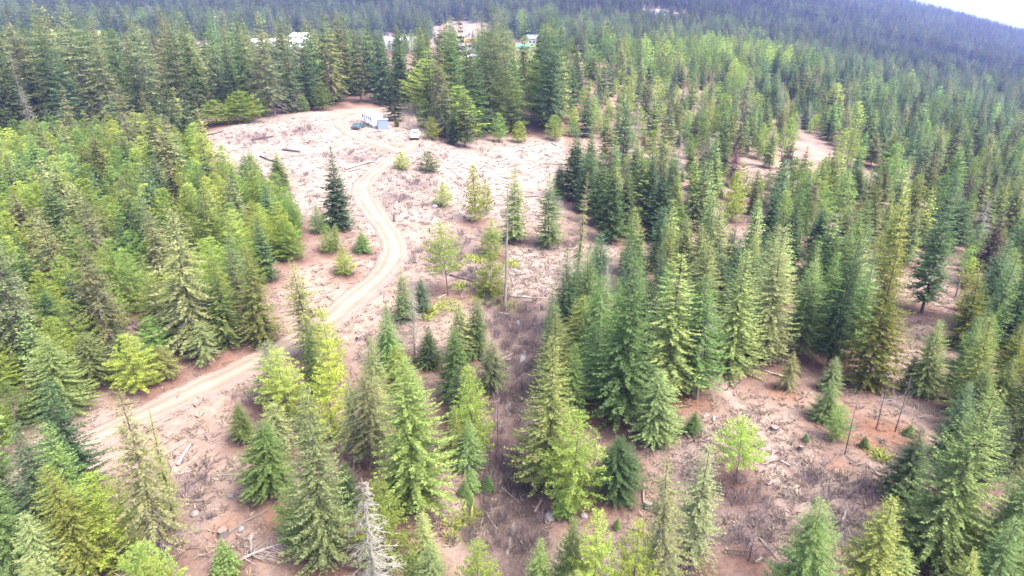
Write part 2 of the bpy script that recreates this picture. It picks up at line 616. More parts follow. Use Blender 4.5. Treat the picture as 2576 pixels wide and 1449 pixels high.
# ------------------------------------------------------------------ conifers: needle sprays as many small kites
def kites(o, d, L, w, n):
    """o,d,n: (k,3); L,w: (k,) -> verts, faces"""
    d = d / np.linalg.norm(d, axis=1, keepdims=True)
    sd = np.cross(d, n); sd /= (np.linalg.norm(sd, axis=1, keepdims=True) + 1e-9)
    mid = o + d * (L * .42)[:, None]
    V = np.stack([o, mid + sd * (w / 2)[:, None], o + d * L[:, None], mid - sd * (w / 2)[:, None]], 1).reshape(-1, 3)
    F = np.arange(len(V)).reshape(-1, 4)
    return V, F


def fir_crown(seed, nlev=30, nb=7, dens=6.0, u0=.06, R=1.9, kl=1., kw=.34, power=.72, droop=.16, ragged=.26, gap=0., jit=.5):
    g = np.random.default_rng(seed)
    O, Dv, L, W = [], [], [], []
    lean = g.uniform(0, 6.28)
    for i in range(nlev):
        u = u0 + (1 - u0) * (max(0., i + g.uniform(-jit, jit)) / nlev) ** .92
        u = min(max(u, u0 * .8), .985)
        prof = ((1 - u) / (1 - u0)) ** power
        if u < u0 + .1: prof *= .72 + 2.8 * (u - u0 + 0.001) if u > u0 else .7
        k = nb + int(g.integers(-1, 2)) if u < .8 else max(4, nb - 2)
        a0 = g.uniform(0, 6.28)
        for j in range(k):
            if g.random() < gap: continue
            az = a0 + 6.283 * j / k + g.uniform(-.35, .35)
            ln = R * prof * (1 - ragged + g.uniform(0, 1.5 * ragged)) * (1 + .12 * math.cos(az - lean)) + .1
            e = -.16 + .75 * u ** 1.6 + g.uniform(-.2, .2)
            hd = np.array([math.cos(az), math.sin(az), 0.]); sdv = np.array([-math.sin(az), math.cos(az), 0.])
            ns = max(2, int(ln * dens + .5))
            for s in np.linspace(.16, .97, ns):
                s = s + g.uniform(-.04, .04)
                p = hd * ln * s + np.array([0, 0, u * 10 + ln * (math.tan(e) * s - droop * s * s + .18 * s ** 4)])
                for sg in (-1, 1):
                    aa = g.uniform(.5, 1.15)
                    dv = hd * math.cos(aa) + sdv * sg * math.sin(aa) + np.array([0, 0, g.uniform(-.55, .4)])
                    O.append(p); Dv.append(dv)
                    l = (.16 + .34 * ln * (1.08 - s) ** .8) * g.uniform(.75, 1.25) * kl * (.5 + .5 * min(1., prof * 1.6))
                    L.append(l); W.append(l * kw * g.uniform(.8, 1.3))
            p = hd * ln * .9 + np.array([0, 0, u * 10 + ln * (math.tan(e) * .9 - droop * .81 + .12)])
            O.append(p); Dv.append(hd + np.array([0, 0, g.uniform(-.25, .3)])); l = (.2 + .14 * ln) * kl * (.5 + .5 * min(1., prof * 1.6)); L.append(l); W.append(l * kw * 1.1)
        for q in range(int(5 + 3 / kl)):                  # short inner shoots that clothe the stem
            a = g.uniform(0, 6.28); rr = g.uniform(.05, .16 + .22 * prof * R)
            O.append(np.array([math.cos(a) * rr, math.sin(a) * rr, u * 10 + g.uniform(-.2, .2)])); Dv.append(np.array([math.cos(a), math.sin(a), g.uniform(-.5, .4)]))
            l = (.2 + .2 * prof) * max(.6, kl); L.append(l); W.append(l * kw * 1.2)
    for q in range(7):                                    # leader
        O.append(np.array([0, 0, 9.45 + .07 * q])); a = g.uniform(0, 6.28)
        Dv.append(np.array([math.cos(a) * .5, math.sin(a) * .5, 1.])); L.append(.32 * kl); W.append(.09 * kl)
    O, Dv, L, W = np.array(O), np.array(Dv), np.array(L), np.array(W)
    nn = np.tile([0., 0., 1.], (len(O), 1)) + g.normal(0, .45, (len(O), 3))
    V, F = kites(O, Dv, L, W, nn)
    return V, F, g.random(len(F))


def pine_crown(seed, nlev=16, nb=8, nk=28, u0=.06, R=2.1, kl=.5, kw=.27, belly=.3, dn=4.):
    """young pine: rising branches that end in brushes of long needles"""
    g = np.random.default_rng(seed)
    O, Dv, L, W = [], [], [], []

    def puff(p, out, r, n):
        for q in range(n):
            v = g.normal(0, 1, 3); v /= np.linalg.norm(v)
            v = v * .75 + out * .55 + np.array([0, 0, .5])
            O.append(p + g.normal(0, .07, 3)); Dv.append(v)
            l = r * g.uniform(.7, 1.25); L.append(l); W.append(l * kw * g.uniform(.8, 1.3))
    for i in range(nlev):
        u = u0 + (1 - u0) * (i + g.uniform(-.25, .25)) / nlev
        u = max(u, u0 * .8)
        x = (u - u0) / (1 - u0)
        prof = max(.05, (1 - x) ** .92 * (1 - math.exp(-(x + .12) / (belly * .5))) * 1.12)
        k = nb + int(g.integers(-1, 2))
        a0 = g.uniform(0, 6.28)
        for j in range(k):
            az = a0 + 6.283 * j / k + g.uniform(-.4, .4)
            ln = R * prof * g.uniform(.72, 1.15) + .08
            e = .25 + .5 * x + g.uniform(-.15, .2)
            hd = np.array([math.cos(az), math.sin(az), 0.])
            for s in np.linspace(.3, 1., max(2, int(ln * dn))):
                p = hd * ln * s + np.array([0, 0, u * 10 + ln * math.tan(e) * s * (.55 + .45 * s)])
                puff(p, hd * s, .36 * kl * (.55 + .45 * min(1., prof * 1.5)), nk if s > .6 else max(3, nk - 3))
    for q in range(4): puff(np.array([0, 0, 9.3 + q * .15]), np.array([0, 0, .8]), .3 * kl, 4)
    O, Dv, L, W = np.array(O), np.array(Dv), np.array(L), np.array(W)
    V, F = kites(O, Dv, L, W, g.normal(0, 1, (len(O), 3)) + np.array([0, 0, .6]))
    return V, F, g.random(len(F))


def trunk_mb(seed, h=10., r=.14, top=.015, seg=7, wob=.05):
    g = random.Random(seed)
    m = MB(); pts, rd = [], []
    for i in range(9):
        u = i / 8
        pts.append((g.uniform(-wob, wob) * u, g.uniform(-wob, wob) * u, -.35 + (h + .35) * u))
        rd.append(r * (1.2 if i == 0 else .9) * (1 - u) ** 1.15 + top)
    return m.tube(pts, rd, seg)


def dead_branches(seed, n, u0, u1, R, r=.03, droop=.5, sub=5, prof=True):
    """grey leafless limbs with side twigs, as one mesh"""
    g = random.Random(seed)
    m = MB()
    for i in range(n):
        u = u0 + (u1 - u0) * (i + g.random()) / n
        az = g.uniform(0, 6.283)
        ln = R * ((1 - u) ** .8 if prof else 1.) * g.uniform(.45, 1.15) + .12
        hd = Vector((math.cos(az), math.sin(az), 0)); sd = Vector((-hd.y, hd.x, 0))
        e = g.uniform(-.2, .35)
        path = []
        for q in range(4):
            s = q / 3
            path.append(hd * ln * s + Vector((0, 0, u * 10 + ln * (e * s - droop * s * s + .28 * droop * s ** 3))) + sd * g.uniform(-.05, .05) * ln * s)
        m.tube(path, [r * (.5 + .5 * (1 - u)), r * .6, r * .4, r * .15], 3, False)
        for q in range(sub):
            s = g.uniform(.25, 1); k = min(2, int(s * 3)); f = s * 3 - k
            p = path[k].lerp(path[k + 1], f)
            dv = (hd * g.uniform(.2, 1) + sd * g.choice((-1, 1)) * g.uniform(.4, 1) + Vector((0, 0, g.uniform(-.8, .25)))) * ln * g.uniform(.15, .38)
            m.tube([p, p + dv], [r * .4, r * .12], 3, False)
    return m


def bare_crown(seed, n=26, u0=.3, R=1.1, r=.02):
    """leafless young broadleaf: rising forked shoots"""
    g = random.Random(seed)
    m = MB()
    for i in range(n):
        u = u0 + (1 - u0) * i / n
        az = g.uniform(0, 6.283); ln = R * (1.05 - u) ** .6 * g.uniform(.5, 1.1)
        hd = Vector((math.cos(az), math.sin(az), 0)); sd = Vector((-hd.y, hd.x, 0))
        p0 = Vector((0, 0, u * 10)); p1 = p0 + hd * ln * .5 + Vector((0, 0, ln * .7)); p2 = p0 + hd * ln * .9 + Vector((0, 0, ln * 1.7))
        m.tube([p0, p1, p2], [r, r * .6, r * .2], 3, False)
        for q in range(6):
            s = g.uniform(.2, 1); p = p0.lerp(p1, s * 2) if s < .5 else p1.lerp(p2, s * 2 - 1)
            m.tube([p, p + (hd * g.uniform(-.2, .7) + sd * g.uniform(-.8, .8) + Vector((0, 0, g.uniform(.3, 1)))) * ln * .45], [r * .45, r * .15], 3, False)
    return m


def temp_mesh(mb, name, mat):
    return mesh_from(name, mb.v, mb.f, mat)


WIDE = {}          # visible crown width of each crown mesh


def crown_mesh(name, VFr):
    V, F, r = VFr
    me = mesh_from(name, V, F, M_NEEDLE, rnd=r)
    WIDE[me.name] = 2 * float(np.percentile(np.hypot(V[:, 0], V[:, 1]), 95))
    return me


BASEF = dict(dens=13., kl=.52, kw=.34)
FIR_SPEC = [dict(BASEF, nlev=34, nb=8, u0=.04, R=1.9), dict(BASEF, nlev=36, nb=8, u0=.06, R=1.8, power=.62), dict(BASEF, nlev=32, nb=8, u0=.03, R=2.0, power=.85, droop=.12),
            dict(BASEF, nlev=34, nb=8, u0=.12, R=1.8, power=.6, ragged=.34), dict(BASEF, nlev=36, nb=7, u0=.08, R=1.7, power=.55, ragged=.36, droop=.2)]
SPARSE_SPEC = [dict(kl=.54, kw=.33, nlev=34, nb=7, u0=.12, R=1.8, power=.6, ragged=.55, gap=.2, dens=12, droop=.4), dict(kl=.54, kw=.33, nlev=33, nb=7, u0=.16, R=1.7, power=.6, ragged=.5, gap=.25, dens=12, droop=.42)]
FIRM0 = []          # finest needles, for the nearest trees
for k, s in enumerate(FIR_SPEC[:4]):
    FIRM0.append(crown_mesh('crown_fir_near', fir_crown(311 + k, **dict(s, nlev=44, dens=18, kl=.36, kw=.36))))
SPARSEM0 = []
for k, s in enumerate(SPARSE_SPEC):
    SPARSEM0.append(crown_mesh('crown_sparse_near', fir_crown(341 + k, **dict(s, nlev=42, dens=17, kl=.38, kw=.36))))
FIRM = []
for k, s in enumerate(FIR_SPEC):
    FIRM.append(crown_mesh('crown_fir', fir_crown(11 + k, **s)))
SPARSEM = []
for k, s in enumerate(SPARSE_SPEC):
    SPARSEM.append(crown_mesh('crown_sparse_fir', fir_crown(41 + k, **s)))
PINEM = []
for k, s in enumerate([dict(), dict(nlev=16, R=1.85, u0=.05), dict(nlev=14, R=2.4, belly=.45), dict(nlev=12, nb=7, u0=.32, R=2.1)]):
    PINEM.append(crown_mesh('crown_pine', pine_crown(61 + k, **s)))
# lighter meshes for trees in the middle distance
FIRM2 = []
for k, s in enumerate(FIR_SPEC):
    FIRM2.append(crown_mesh('crown_fir_mid', fir_crown(111 + k, **dict(s, nlev=28, nb=9, dens=6, kl=.86, kw=.46, jit=.25))))
SPARSEM2 = []
for k, s in enumerate(SPARSE_SPEC):
    SPARSEM2.append(crown_mesh('crown_sparse_mid', fir_crown(141 + k, **dict(s, nlev=28, nb=8, dens=6, kl=.86, kw=.42, gap=.12))))
PINEM2 = []
for k, s in enumerate([dict(nlev=14, nb=8, nk=12, kl=.95, kw=.3, dn=3.), dict(nlev=15, nb=8, nk=11, kl=.95, kw=.3, R=1.8, dn=3.), dict(nlev=14, nb=8, nk=12, kl=.95, kw=.3, R=2.4, belly=.45, dn=3.)]):
    PINEM2.append(crown_mesh('crown_pine_mid', pine_crown(161 + k, **s)))
TRUNKM = [temp_mesh(trunk_mb(k), 'trunk', M_BARK) for k in range(3)]
TRUNK_GREY = [temp_mesh(trunk_mb(20 + k, r=.13), 'trunk_grey', M_BARK_GREY) for k in range(3)]
TRUNK_THIN = [temp_mesh(trunk_mb(30 + k, r=.075), 'trunk_thin', M_BARK_DARK) for k in range(2)]
DEADM = [temp_mesh(dead_branches(k, 190, .08, .97, 2.0, .034, .6, 8), 'dead_limbs', M_BARK_GREY) for k in (1, 2)]
STUBM = [temp_mesh(dead_branches(5 + k, 40, .2, .98, 1.25, .03, .3, 3, False), 'dead_stubs', M_BARK_GREY) for k in (1, 2, 3)]
SKIRTM = [temp_mesh(dead_branches(9 + k, 70, .08, .6, 1.6, .028, .5, 5), 'dead_skirt', M_BARK_GREY) for k in (1, 2)]
BAREM = [temp_mesh(bare_crown(k), 'bare_shoots', M_TWIG) for k in (1, 2)]

# colours of needles
TONE = {'F': ((.078, .120, .056), 'dark green'), 'G': ((.112, .172, .060), 'green'), 'B': ((.168, .208, .078), 'pale green'),
        'P': ((.156, .174, .074), 'lichen-grey olive'), 'Y': ((.166, .204, .060), 'yellowish olive'), 'L': ((.196, .258, .056), 'bright yellow-green'),
        'M': ((.132, .200, .054), 'fresh green'), 'R': ((.14, .1, .082), 'red-brown dead')}
# ------------------------------------------------------------------ the trees one by one
# tile origin, then (base x, base y, top y, crown width, kind[, own label]) in thirds of a picture unit
TILES = {
 (0, 483): [(230,1330,40,330,'P'),(330,520,190,200,'L'),(600,520,180,260,'M'),(500,470,-120,170,'F'),(760,490,0,175,'B'),(850,580,60,170,'P'),
  (1070,560,-100,220,'F'),(1150,540,-60,190,'F'),(1260,660,30,220,'P'),(850,1200,330,280,'P'),(570,870,470,220,'L'),(660,880,540,150,'L'),
  (1070,910,420,200,'M'),(1230,1020,600,230,'L'),(1490,1200,100,330,'P'),(1610,580,-150,250,'Y'),(1710,1150,400,240,'G'),(1810,800,210,200,'G'),
  (1960,430,60,170,'L'),(2110,430,70,220,'L'),(2160,510,200,230,'L'),(2200,330,20,130,'M'),(1970,1130,400,230,'B'),(2090,1180,440,230,'F'),
  (2370,1280,480,240,'P'),(2530,1440,880,170,'L'),(2100,1600,1130,280,'P'),(80,1470,1120,180,'L'),(290,1260,840,200,'L'),(530,1460,930,250,'L'),
  (500,1650,1080,320,'B'),(630,1310,800,250,'M'),(730,1460,1060,240,'B'),(1060,1480,1060,260,'L'),(1275,1400,1150,150,'B'),(1190,1290,940,200,'M'),
  (190,340,-50,220,'L'),(300,300,-40,200,'M'),(60,420,100,180,'L'),(1420,700,330,170,'M'),(1560,1280,960,200,'P'),(980,620,250,150,'F'),
  (410,720,420,150,'M'),(120,760,380,190,'M'),(1740,480,60,150,'M'),(1330,420,-40,150,'M'),(950,1320,1000,170,'F'),(1350,1010,700,160,'F'),(420,1080,730,180,'G'),(1880,620,330,140,'M')],
 (858.7, 483): [(808,790,220,225,'o','rounded bright pine with a bare lower trunk above the grey brush'),(1140,480,200,150,'L'),(1120,780,450,190,'L'),
  (1010,215,-209,130,'L'),(1100,165,-100,95,'L'),(770,105,-80,150,'L'),(1235,835,-30,120,'S','tall bare grey snag standing in the open clearing'),
  (1310,370,-195,190,'B'),(1560,415,-145,195,'G','dense dark bushy fir standing alone above the dark bank'),
  (470,965,560,135,'G'),(620,905,650,110,'F'),(555,1265,640,160,'D','grey lichen-hung dead tree below the road bend'),(365,1340,830,200,'G'),
  (265,1600,1080,200,'B'),(450,1500,1150,190,'Y'),(660,1320,1020,165,'F'),(900,1260,830,170,'B'),(1010,1240,800,180,'G'),(850,1570,1040,225,'G'),
  (1130,1500,1120,200,'P'),(1770,880,440,175,'F'),(1910,650,330,90,'M'),(1965,910,540,150,'D','grey dead tree among the firs right of the creek'),
  (1780,640,-180,90,'P')],
 (1717.3, 483): [(340,1345,420,330,'B'),(620,1270,270,300,'B'),(870,1215,540,260,'G'),(1100,1290,300,230,'F'),(1400,1440,300,340,'Y'),(1800,915,-50,260,'F'),
  (1480,880,-30,200,'Y'),(1800,1510,950,230,'B'),(2120,1450,780,230,'F'),(2280,1160,400,200,'G'),(2440,1160,400,220,'F'),(2530,610,20,150,'Y'),
  (2180,570,240,140,'M'),(2300,530,180,140,'M'),(230,710,60,200,'B'),(330,700,270,170,'F'),(490,710,180,120,'Y'),(790,490,-20,150,'G'),
  (90,1245,640,120,'S','thin grey snag among the right-hand firs'),(2380,1520,980,150,'Y'),(1700,1450,1200,70,'R'),(1110,1480,1240,130,'B'),(790,1470,1200,120,'P'),
  (2030,440,40,180,'F'),(1660,560,120,150,'B'),(1000,500,130,160,'F'),(1180,520,90,170,'B'),(640,420,-60,150,'F'),(900,140,-120,120,'F'),(1290,560,60,150,'B'),
  (1700,300,-140,140,'P'),(2000,200,-180,140,'F'),(2330,260,-120,150,'B'),(2450,330,-160,140,'B'),(1360,330,-140,130,'Y'),(2560,900,420,170,'F'),(2500,1330,900,190,'B'),(2200,1330,900,170,'G'),(1500,1010,760,130,'M')],
 (0, 966): [(400,1160,280,390,'F','broad dark fir in front of the left end of the road'),(620,950,-20,370,'F'),(720,1490,600,330,'Y'),(430,1620,950,300,'B'),(900,1360,680,380,'L'),
  (1240,1320,10,320,'p','tall sparse lichen-covered fir with a grey dead skirt, left foreground'),(1330,1090,205,120,'n','narrow moss-clad fir with a bushy tip above the left roadside'),
  (1150,1720,1200,360,'L'),(2060,850,270,300,'G'),(1850,430,130,140,'B'),(2480,1360,60,380,'B'),(2280,1190,750,250,'M'),
  (1720,1415,1180,155,'k','small dark fir sapling beside the fallen bleached tree'),(2500,420,-330,240,'L'),(40,440,-100,140,'L'),(150,330,-20,190,'M'),(2100,520,140,220,'P'),
  (60,60,-220,220,'L'),(330,190,-160,200,'B'),(1250,1800,1330,300,'L'),(2330,420,60,160,'P'),(420,1900,1330,330,'B'),(100,1900,1350,240,'G')],
 (858.7, 966): [(250,625,-130,290,'P'),(570,960,-170,430,'Y','large yellow-green fir left of the muddy creek bottom'),(1000,490,-150,230,'L'),(865,570,170,160,'B'),(970,615,280,200,'G'),
  (985,785,640,110,'k'),(935,830,730,100,'k'),(1110,780,690,100,'k'),(975,890,800,50,'k'),(1180,415,30,210,'T','bare grey dead tree at the head of the creek mud'),(1560,710,-340,390,'B'),
  (1740,910,200,330,'L'),(1690,985,800,180,'M'),(2050,830,400,300,'F'),(2350,425,-110,280,'G'),(2400,1640,560,300,'p'),
  (1700,1620,980,250,'B'),(1900,1720,950,260,'L'),(2180,1720,1030,260,'L'),(1020,1720,1190,280,'L'),(700,1720,1200,250,'B'),(640,1370,960,160,'B'),
  (290,1800,650,430,'D','large grey dead spruce in the centre foreground'),(330,1360,740,320,'L'),(50,990,600,200,'F'),(420,910,620,180,'F'),(120,560,-60,200,'P'),(2205,660,560,70,'k'),
  (2480,1500,1350,250,'F'),(1500,1650,1180,200,'G'),(900,280,-140,180,'F'),(2080,1080,1010,45,'k'),(1780,1800,1360,200,'B'),(560,1600,1240,190,'M')],
 (1717.3, 966): [(400,765,250,280,'o','open bright pine with a dark lower trunk beside the rutted track'),(70,400,200,170,'G'),(60,1390,470,290,'P'),(860,1720,820,420,'G'),(1330,1720,850,330,'Y'),
  (1070,265,-20,175,'G'),(1150,415,140,145,'M'),(1222,535,60,150,'T','leftmost bare dark sapling on the orange soil'),(1458,350,-60,140,'T','middle bare sapling on the orange soil'),(1598,375,-60,150,'T','rightmost bare sapling on the orange soil, by the dark trees'),
  (500,1335,1090,160,'T','bare dark sapling at the lower end of the rutted track'),(925,435,370,60,'k'),(1360,485,390,70,'k'),(1700,400,300,70,'k'),
  (1650,900,330,270,'F'),(1830,1330,20,450,'G'),(1960,1320,700,330,'Y'),(2200,820,150,260,'F'),(2310,1450,520,360,'G'),(2480,1200,300,260,'F'),(2420,700,-60,230,'B'),(2060,1720,1270,260,'Y'),
  (1980,620,-30,220,'F'),(2560,1500,620,260,'F'),(1720,1250,800,250,'B'),(2230,1700,1000,300,'G'),(1560,1600,1250,220,'B'),(2500,1740,1050,280,'G'),(680,1740,1380,90,'L'),(2140,400,-160,220,'G'),(2330,230,-220,220,'B')],
 (0, 0): [(1640,935,750,220,'c','round bright green pine clump at the back edge of the clearing, the smaller'),(1850,915,680,260,'c','larger round bright green pine clump at the back edge of the clearing'),(2450,835,620,150,'M'),(2300,850,720,60,'M'),
  (2080,880,100,210,'P'),(2200,850,230,170,'F'),(1980,860,230,170,'P'),(2330,830,180,170,'F'),(2520,800,90,170,'P'),(1780,880,330,150,'F'),(2000,880,690,80,'M'),
  (2110,1400+40,1150,140,'B'),(1890,1449,1140,150,'G'),(1540,1449,1240,150,'B'),(1330,1420,860,190,'P'),(1240,1390,690,170,'P'),(1020,1300,540,170,'P'),(580,1180,620,130,'P'),
  (245,1060,380,90,'S','leaning brown broken snag at the left edge of the back forest'),(480,1000,540,120,'D','grey dead tree in the back forest above the bright stand'),(280,1100,640,140,'D','grey dead tree beside the broken brown snag'),(920,900,640,130,'D','grey dead tree left of the round green clumps'),
  (1640,1449,1240,170,'L'),(1480,1300,1030,130,'L'),(900,1180,900,200,'L'),(760,1130,900,180,'L'),(1080,1150,850,150,'L'),(460,1180,1010,190,'L'),(640,1300,960,180,'M'),(200,1300,1080,160,'L'),(60,1250,1080,150,'M'),
  (330,1350,1110,130,'F'),(1020,1400,1040,120,'F'),(1180,1449,1080,150,'M'),(400,1470,1190,120,'F'),(720,1520,1220,170,'L'),(880,1530,1240,130,'M'),(1440,960,800,110,'M')],
 (858.7, 0): [(410,905,430,150,'F','tall dark fir directly behind the white trailer'),(640,965,740,125,'M'),(690,1065,880,135,'L'),(790,1055,600,135,'P'),(935,1115,660,160,'P'),(850,1095,850,95,'F'),
  (1190,1065,850,110,'M'),(1340,1065,910,125,'L','small bright pine at the right back edge of the clearing'),(1610,1065,860,200,'M'),(300,1222,1110,140,'c','left of the three round bushes below the white pickup'),
  (455,1282,1140,112,'c','bright middle bush of the three below the white pickup'),(660,1305,1140,142,'c','right of the three round bushes below the white pickup'),
  (1740,1520,990,190,'F'),(1860,1600,1140,180,'F'),(1940,1700,1150,170,'F'),(2000,1260,860,150,'P'),(2120,1230,720,130,'F'),(2200,1430,1060,130,'B'),(2390,1430,870,150,'P'),
  (1620,770,350,95,'F'),(420,960,890,90,'Y'),(1115,900,480,60,'S','thin bare snag behind the clearing near the road'),(2330,1700,1180,160,'F'),(2120,1750,1300,170,'F'),(2470,1560,1180,130,'F'),(2060,1560,1250,140,'B'),(1640,1449+30,1230,110,'F')],
 (1717.3, 0): [(650,935,560,150,'F'),(910,835,620,110,'G'),(440,905,510,130,'P'),(330,600,330,100,'F'),(190,985,740,100,'L'),(320,990,700,120,'F'),(400,1235,930,110,'P'),(420,1510,1230,135,'L'),
  (40,1195,1010,90,'M'),(200,1510,1000,140,'G'),(560,1195,920,130,'L'),(650,1275,950,105,'B'),(790,1115,880,110,'L'),(1230,1255,960,170,'M'),(910,1570,1210,160,'M'),(1030,1530,1180,130,'L'),
  (1110,1530,1100,120,'Y'),(1390,1105,790,130,'G'),(1550,1295,990,140,'Y'),(1420,1255,1000,120,'P'),(1740,905,400,165,'F'),(1830,880,470,150,'F'),(2180,1165,780,170,'F'),
  (2480,1145,770,165,'R','red-brown dead fir at the right edge of the picture'),(1380,855,480,60,'S','tall pale snag left of the dark firs on the right hillside'),(1030,955,860,150,'Y'),(1290,1560,1230,120,'B'),(700,1560,1200,150,'P'),
  (1720,1560,1310,120,'L'),(1880,1330,960,120,'B'),(2000,1500,1100,130,'G'),(2080,1290,980,110,'F'),(2300,1500,1180,140,'G'),(2440,1560,1200,140,'F'),(540,1480,1300,110,'M')],
}
FULL = [(860,580,368,64,'F','tall dark fir standing alone left of the road bend'),(805,594,517,36,'M'),(828,638,567,38,'M'),(845,632,560,34,'P'),(869,688,620,44,'L','small bright pine at the left edge of the road bend'),(914,632,573,46,'G'),
        (640,478,377,46,'G'),(700,565,452,60,'L'),(745,605,483,42,'M'),(738,655,556,56,'L'),(600,500,430,50,'L'),(660,530,440,50,'L'),
        (1500,955,690,100,'G'),(1562,1050,640,135,'G'),(1672,1005,640,120,'B'),(1742,1000,690,105,'G'),(1752,1010,760,60,'S'),(1400,1000,770,95,'B'),(1465,900,740,90,'Y'),(1620,930,700,90,'F'),
        (1530,605,400,62,'F'),(1652,600,430,66,'F'),(1600,562,375,62,'B'),(1568,585,420,52,'F'),(1700,640,520,70,'M'),(1790,700,530,80,'B'),(1840,560,430,50,'L'),(1920,760,560,95,'B'),(2010,620,470,60,'M'),
        (1690,560,440,50,'Y'),(1745,850,600,90,'B'),(1860,850,600,100,'F')]

RNAME = {'F': 'fir', 'G': 'fir', 'B': 'fir', 'P': 'fir', 'Y': 'fir', 'p': 'fir', 'n': 'fir', 'k': 'fir', 'R': 'fir', 'L': 'pine', 'M': 'pine', 'o': 'pine', 'c': 'pine', 'D': 'dead', 'S': 'dead', 'T': 'bare'}
TREES = []       # dict(x,y,z,h,w,kind,label,px,py)


def add_tree(px, py, top, wid, kind, label=None):
    P = ground_at(px, py)
    if kind not in 'SDT' and P[0] ** 2 + P[1] ** 2 > 260 ** 2: return
    dr = np.hypot(ROAD[:, 0] - P[0], ROAD[:, 1] - P[1]).min()
    if dr < 2.1: return
    h = height_for(P, top)
    w = (1.34 if math.hypot(P[0], P[1]) < 75 else 1.18) * wid / units_per_m(P)
    w = min(w, h * .75) if kind != 'c' else w
    TREES.append(dict(x=P[0], y=P[1], z=P[2], h=h, w=w, kind=kind, label=label, px=px, py=py))


for (ox, oy), rows in TILES.items():
    for r in rows:
        add_tree(ox + r[0] / 3., oy + r[1] / 3., oy + r[2] / 3., r[3] / 3., r[4], r[5] if len(r) > 5 else None)
for r in FULL:
    add_tree(*r)

# stands: where further trees of the same kind grow (outline of their feet in the picture)
ZONES = [
 ('young stand', [(-200,395),(330,362),(480,350),(520,410),(600,480),(690,520),(745,570),(745,640),(690,690),(630,790),(610,860),(480,920),(330,975),(200,1000),(40,1060),(-200,1100)], 2.7, (6.5, 11.5), 'LLLLLLMMMGFPPB'),
 ('back forest', [(-300,395),(-300,140),(420,140),(560,165),(960,205),(1040,185),(1052,232),(1012,258),(940,268),(870,266),(700,280),(520,300),(500,335),(330,358)], 6.0, (17, 27), 'FFFPPPPG'),
 ('centre back', [(1075,345),(1058,262),(1075,185),(1400,180),(1420,330),(1350,340),(1250,345),(1180,355)], 6.0, (9, 15), 'FFPPGMLL'),
 ('right upper', [(1400,340),(1400,180),(1700,180),(2050,220),(2600,250),(2800,330),(2800,520),(2450,480),(2200,430),(2060,345),(2010,332),(1975,395),(1800,400),(1650,385),(1480,350)], 7.8, (7, 13.5), 'FFGPPMPBFFGPPMLBD'),
 ('right middle', [(1440,500),(1450,430),(1560,400),(1690,430),(1800,420),(1880,500),(2000,440),(2300,460),(2800,540),(2800,800),(2420,800),(2380,700),(2250,690),(2100,620),(1960,600),(1900,560),(1700,600),(1560,600)], 6.2, (6.5, 11.5), 'FFGBBPPYMBFGBPYMLRD'),
 ('right upper saplings', [(1400,340),(1400,180),(1700,180),(2050,220),(2600,250),(2800,330),(2800,520),(2450,480),(2200,430),(2060,345),(2010,332),(1975,395),(1800,400),(1650,385),(1480,350)], 4.6, (3, 6), 'MLLMG'),
 ('right middle saplings', [(1440,500),(1450,430),(1560,400),(1690,430),(1800,420),(1880,500),(2000,440),(2300,460),(2800,540),(2800,800),(2420,800),(2380,700),(2250,690),(2100,620),(1960,600),(1900,560),(1700,600),(1560,600)], 3.8, (2.5, 5), 'MLLMGB'),
 ('right grove', [(1400,790),(1450,710),(1600,660),(1800,640),(1900,640),(2150,690),(2240,790),(2200,900),(2000,930),(1800,870),(1750,980),(1690,1040),(1600,1030),(1440,1080),(1370,1040)], 3.7, (7, 11), 'GGBBFGF'),
 ('right thicket', [(2400,810),(2800,800),(2800,1500),(2320,1500),(2300,1380),(2380,1180),(2360,1000)], 3.2, (8, 12), 'FFGGBY'),
 ('lower left', [(-250,1300),(40,1290),(220,1360),(420,1440),(420,1600),(-250,1600)], 3.2, (7, 10), 'FGBL'),
 ('creek grove', [(640,1060),(790,970),(1000,910),(1170,930),(1190,1040),(1150,1170),(1000,1290),(900,1300),(800,1260),(720,1180)], 3.2, (5.5, 9), 'GBPLMGF'),
 ('left roadside', [(-250,1110),(0,1090),(60,1100),(20,1180),(-60,1240),(-250,1280)], 3.2, (6, 9), 'LMGB'),
]
GAPS = [(300, 345), (400, 440), (475, 550), (632, 700), (728, 785), (984, 1002), (1024, 1048), (1078, 1108), (1150, 1205), (1290, 1350)]


def scatter_feet(n_try, dmin, dmax, azmax):
    g = rng
    d = np.sqrt(g.random(n_try) * (dmax ** 2 - dmin ** 2) + dmin ** 2)
    a = g.uniform(-azmax, azmax, n_try)
    x, y = d * np.sin(a), d * np.cos(a)
    z = zland(x, y)
    u, v = project(x, y, z)
    return x, y, z, u, v


class Grid:
    def __init__(s, c): s.c, s.d = c, {}
    def ok(s, x, y, r):
        i, j = int(x // s.c), int(y // s.c); k = int(r // s.c) + 1
        for a in range(i - k, i + k + 1):
            for b in range(j - k, j + k + 1):
                for (p, q) in s.d.get((a, b), ()):
                    if (p - x) ** 2 + (q - y) ** 2 < r * r: return False
        return True
    def add(s, x, y): s.d.setdefault((int(x // s.c), int(y // s.c)), []).append((x, y))


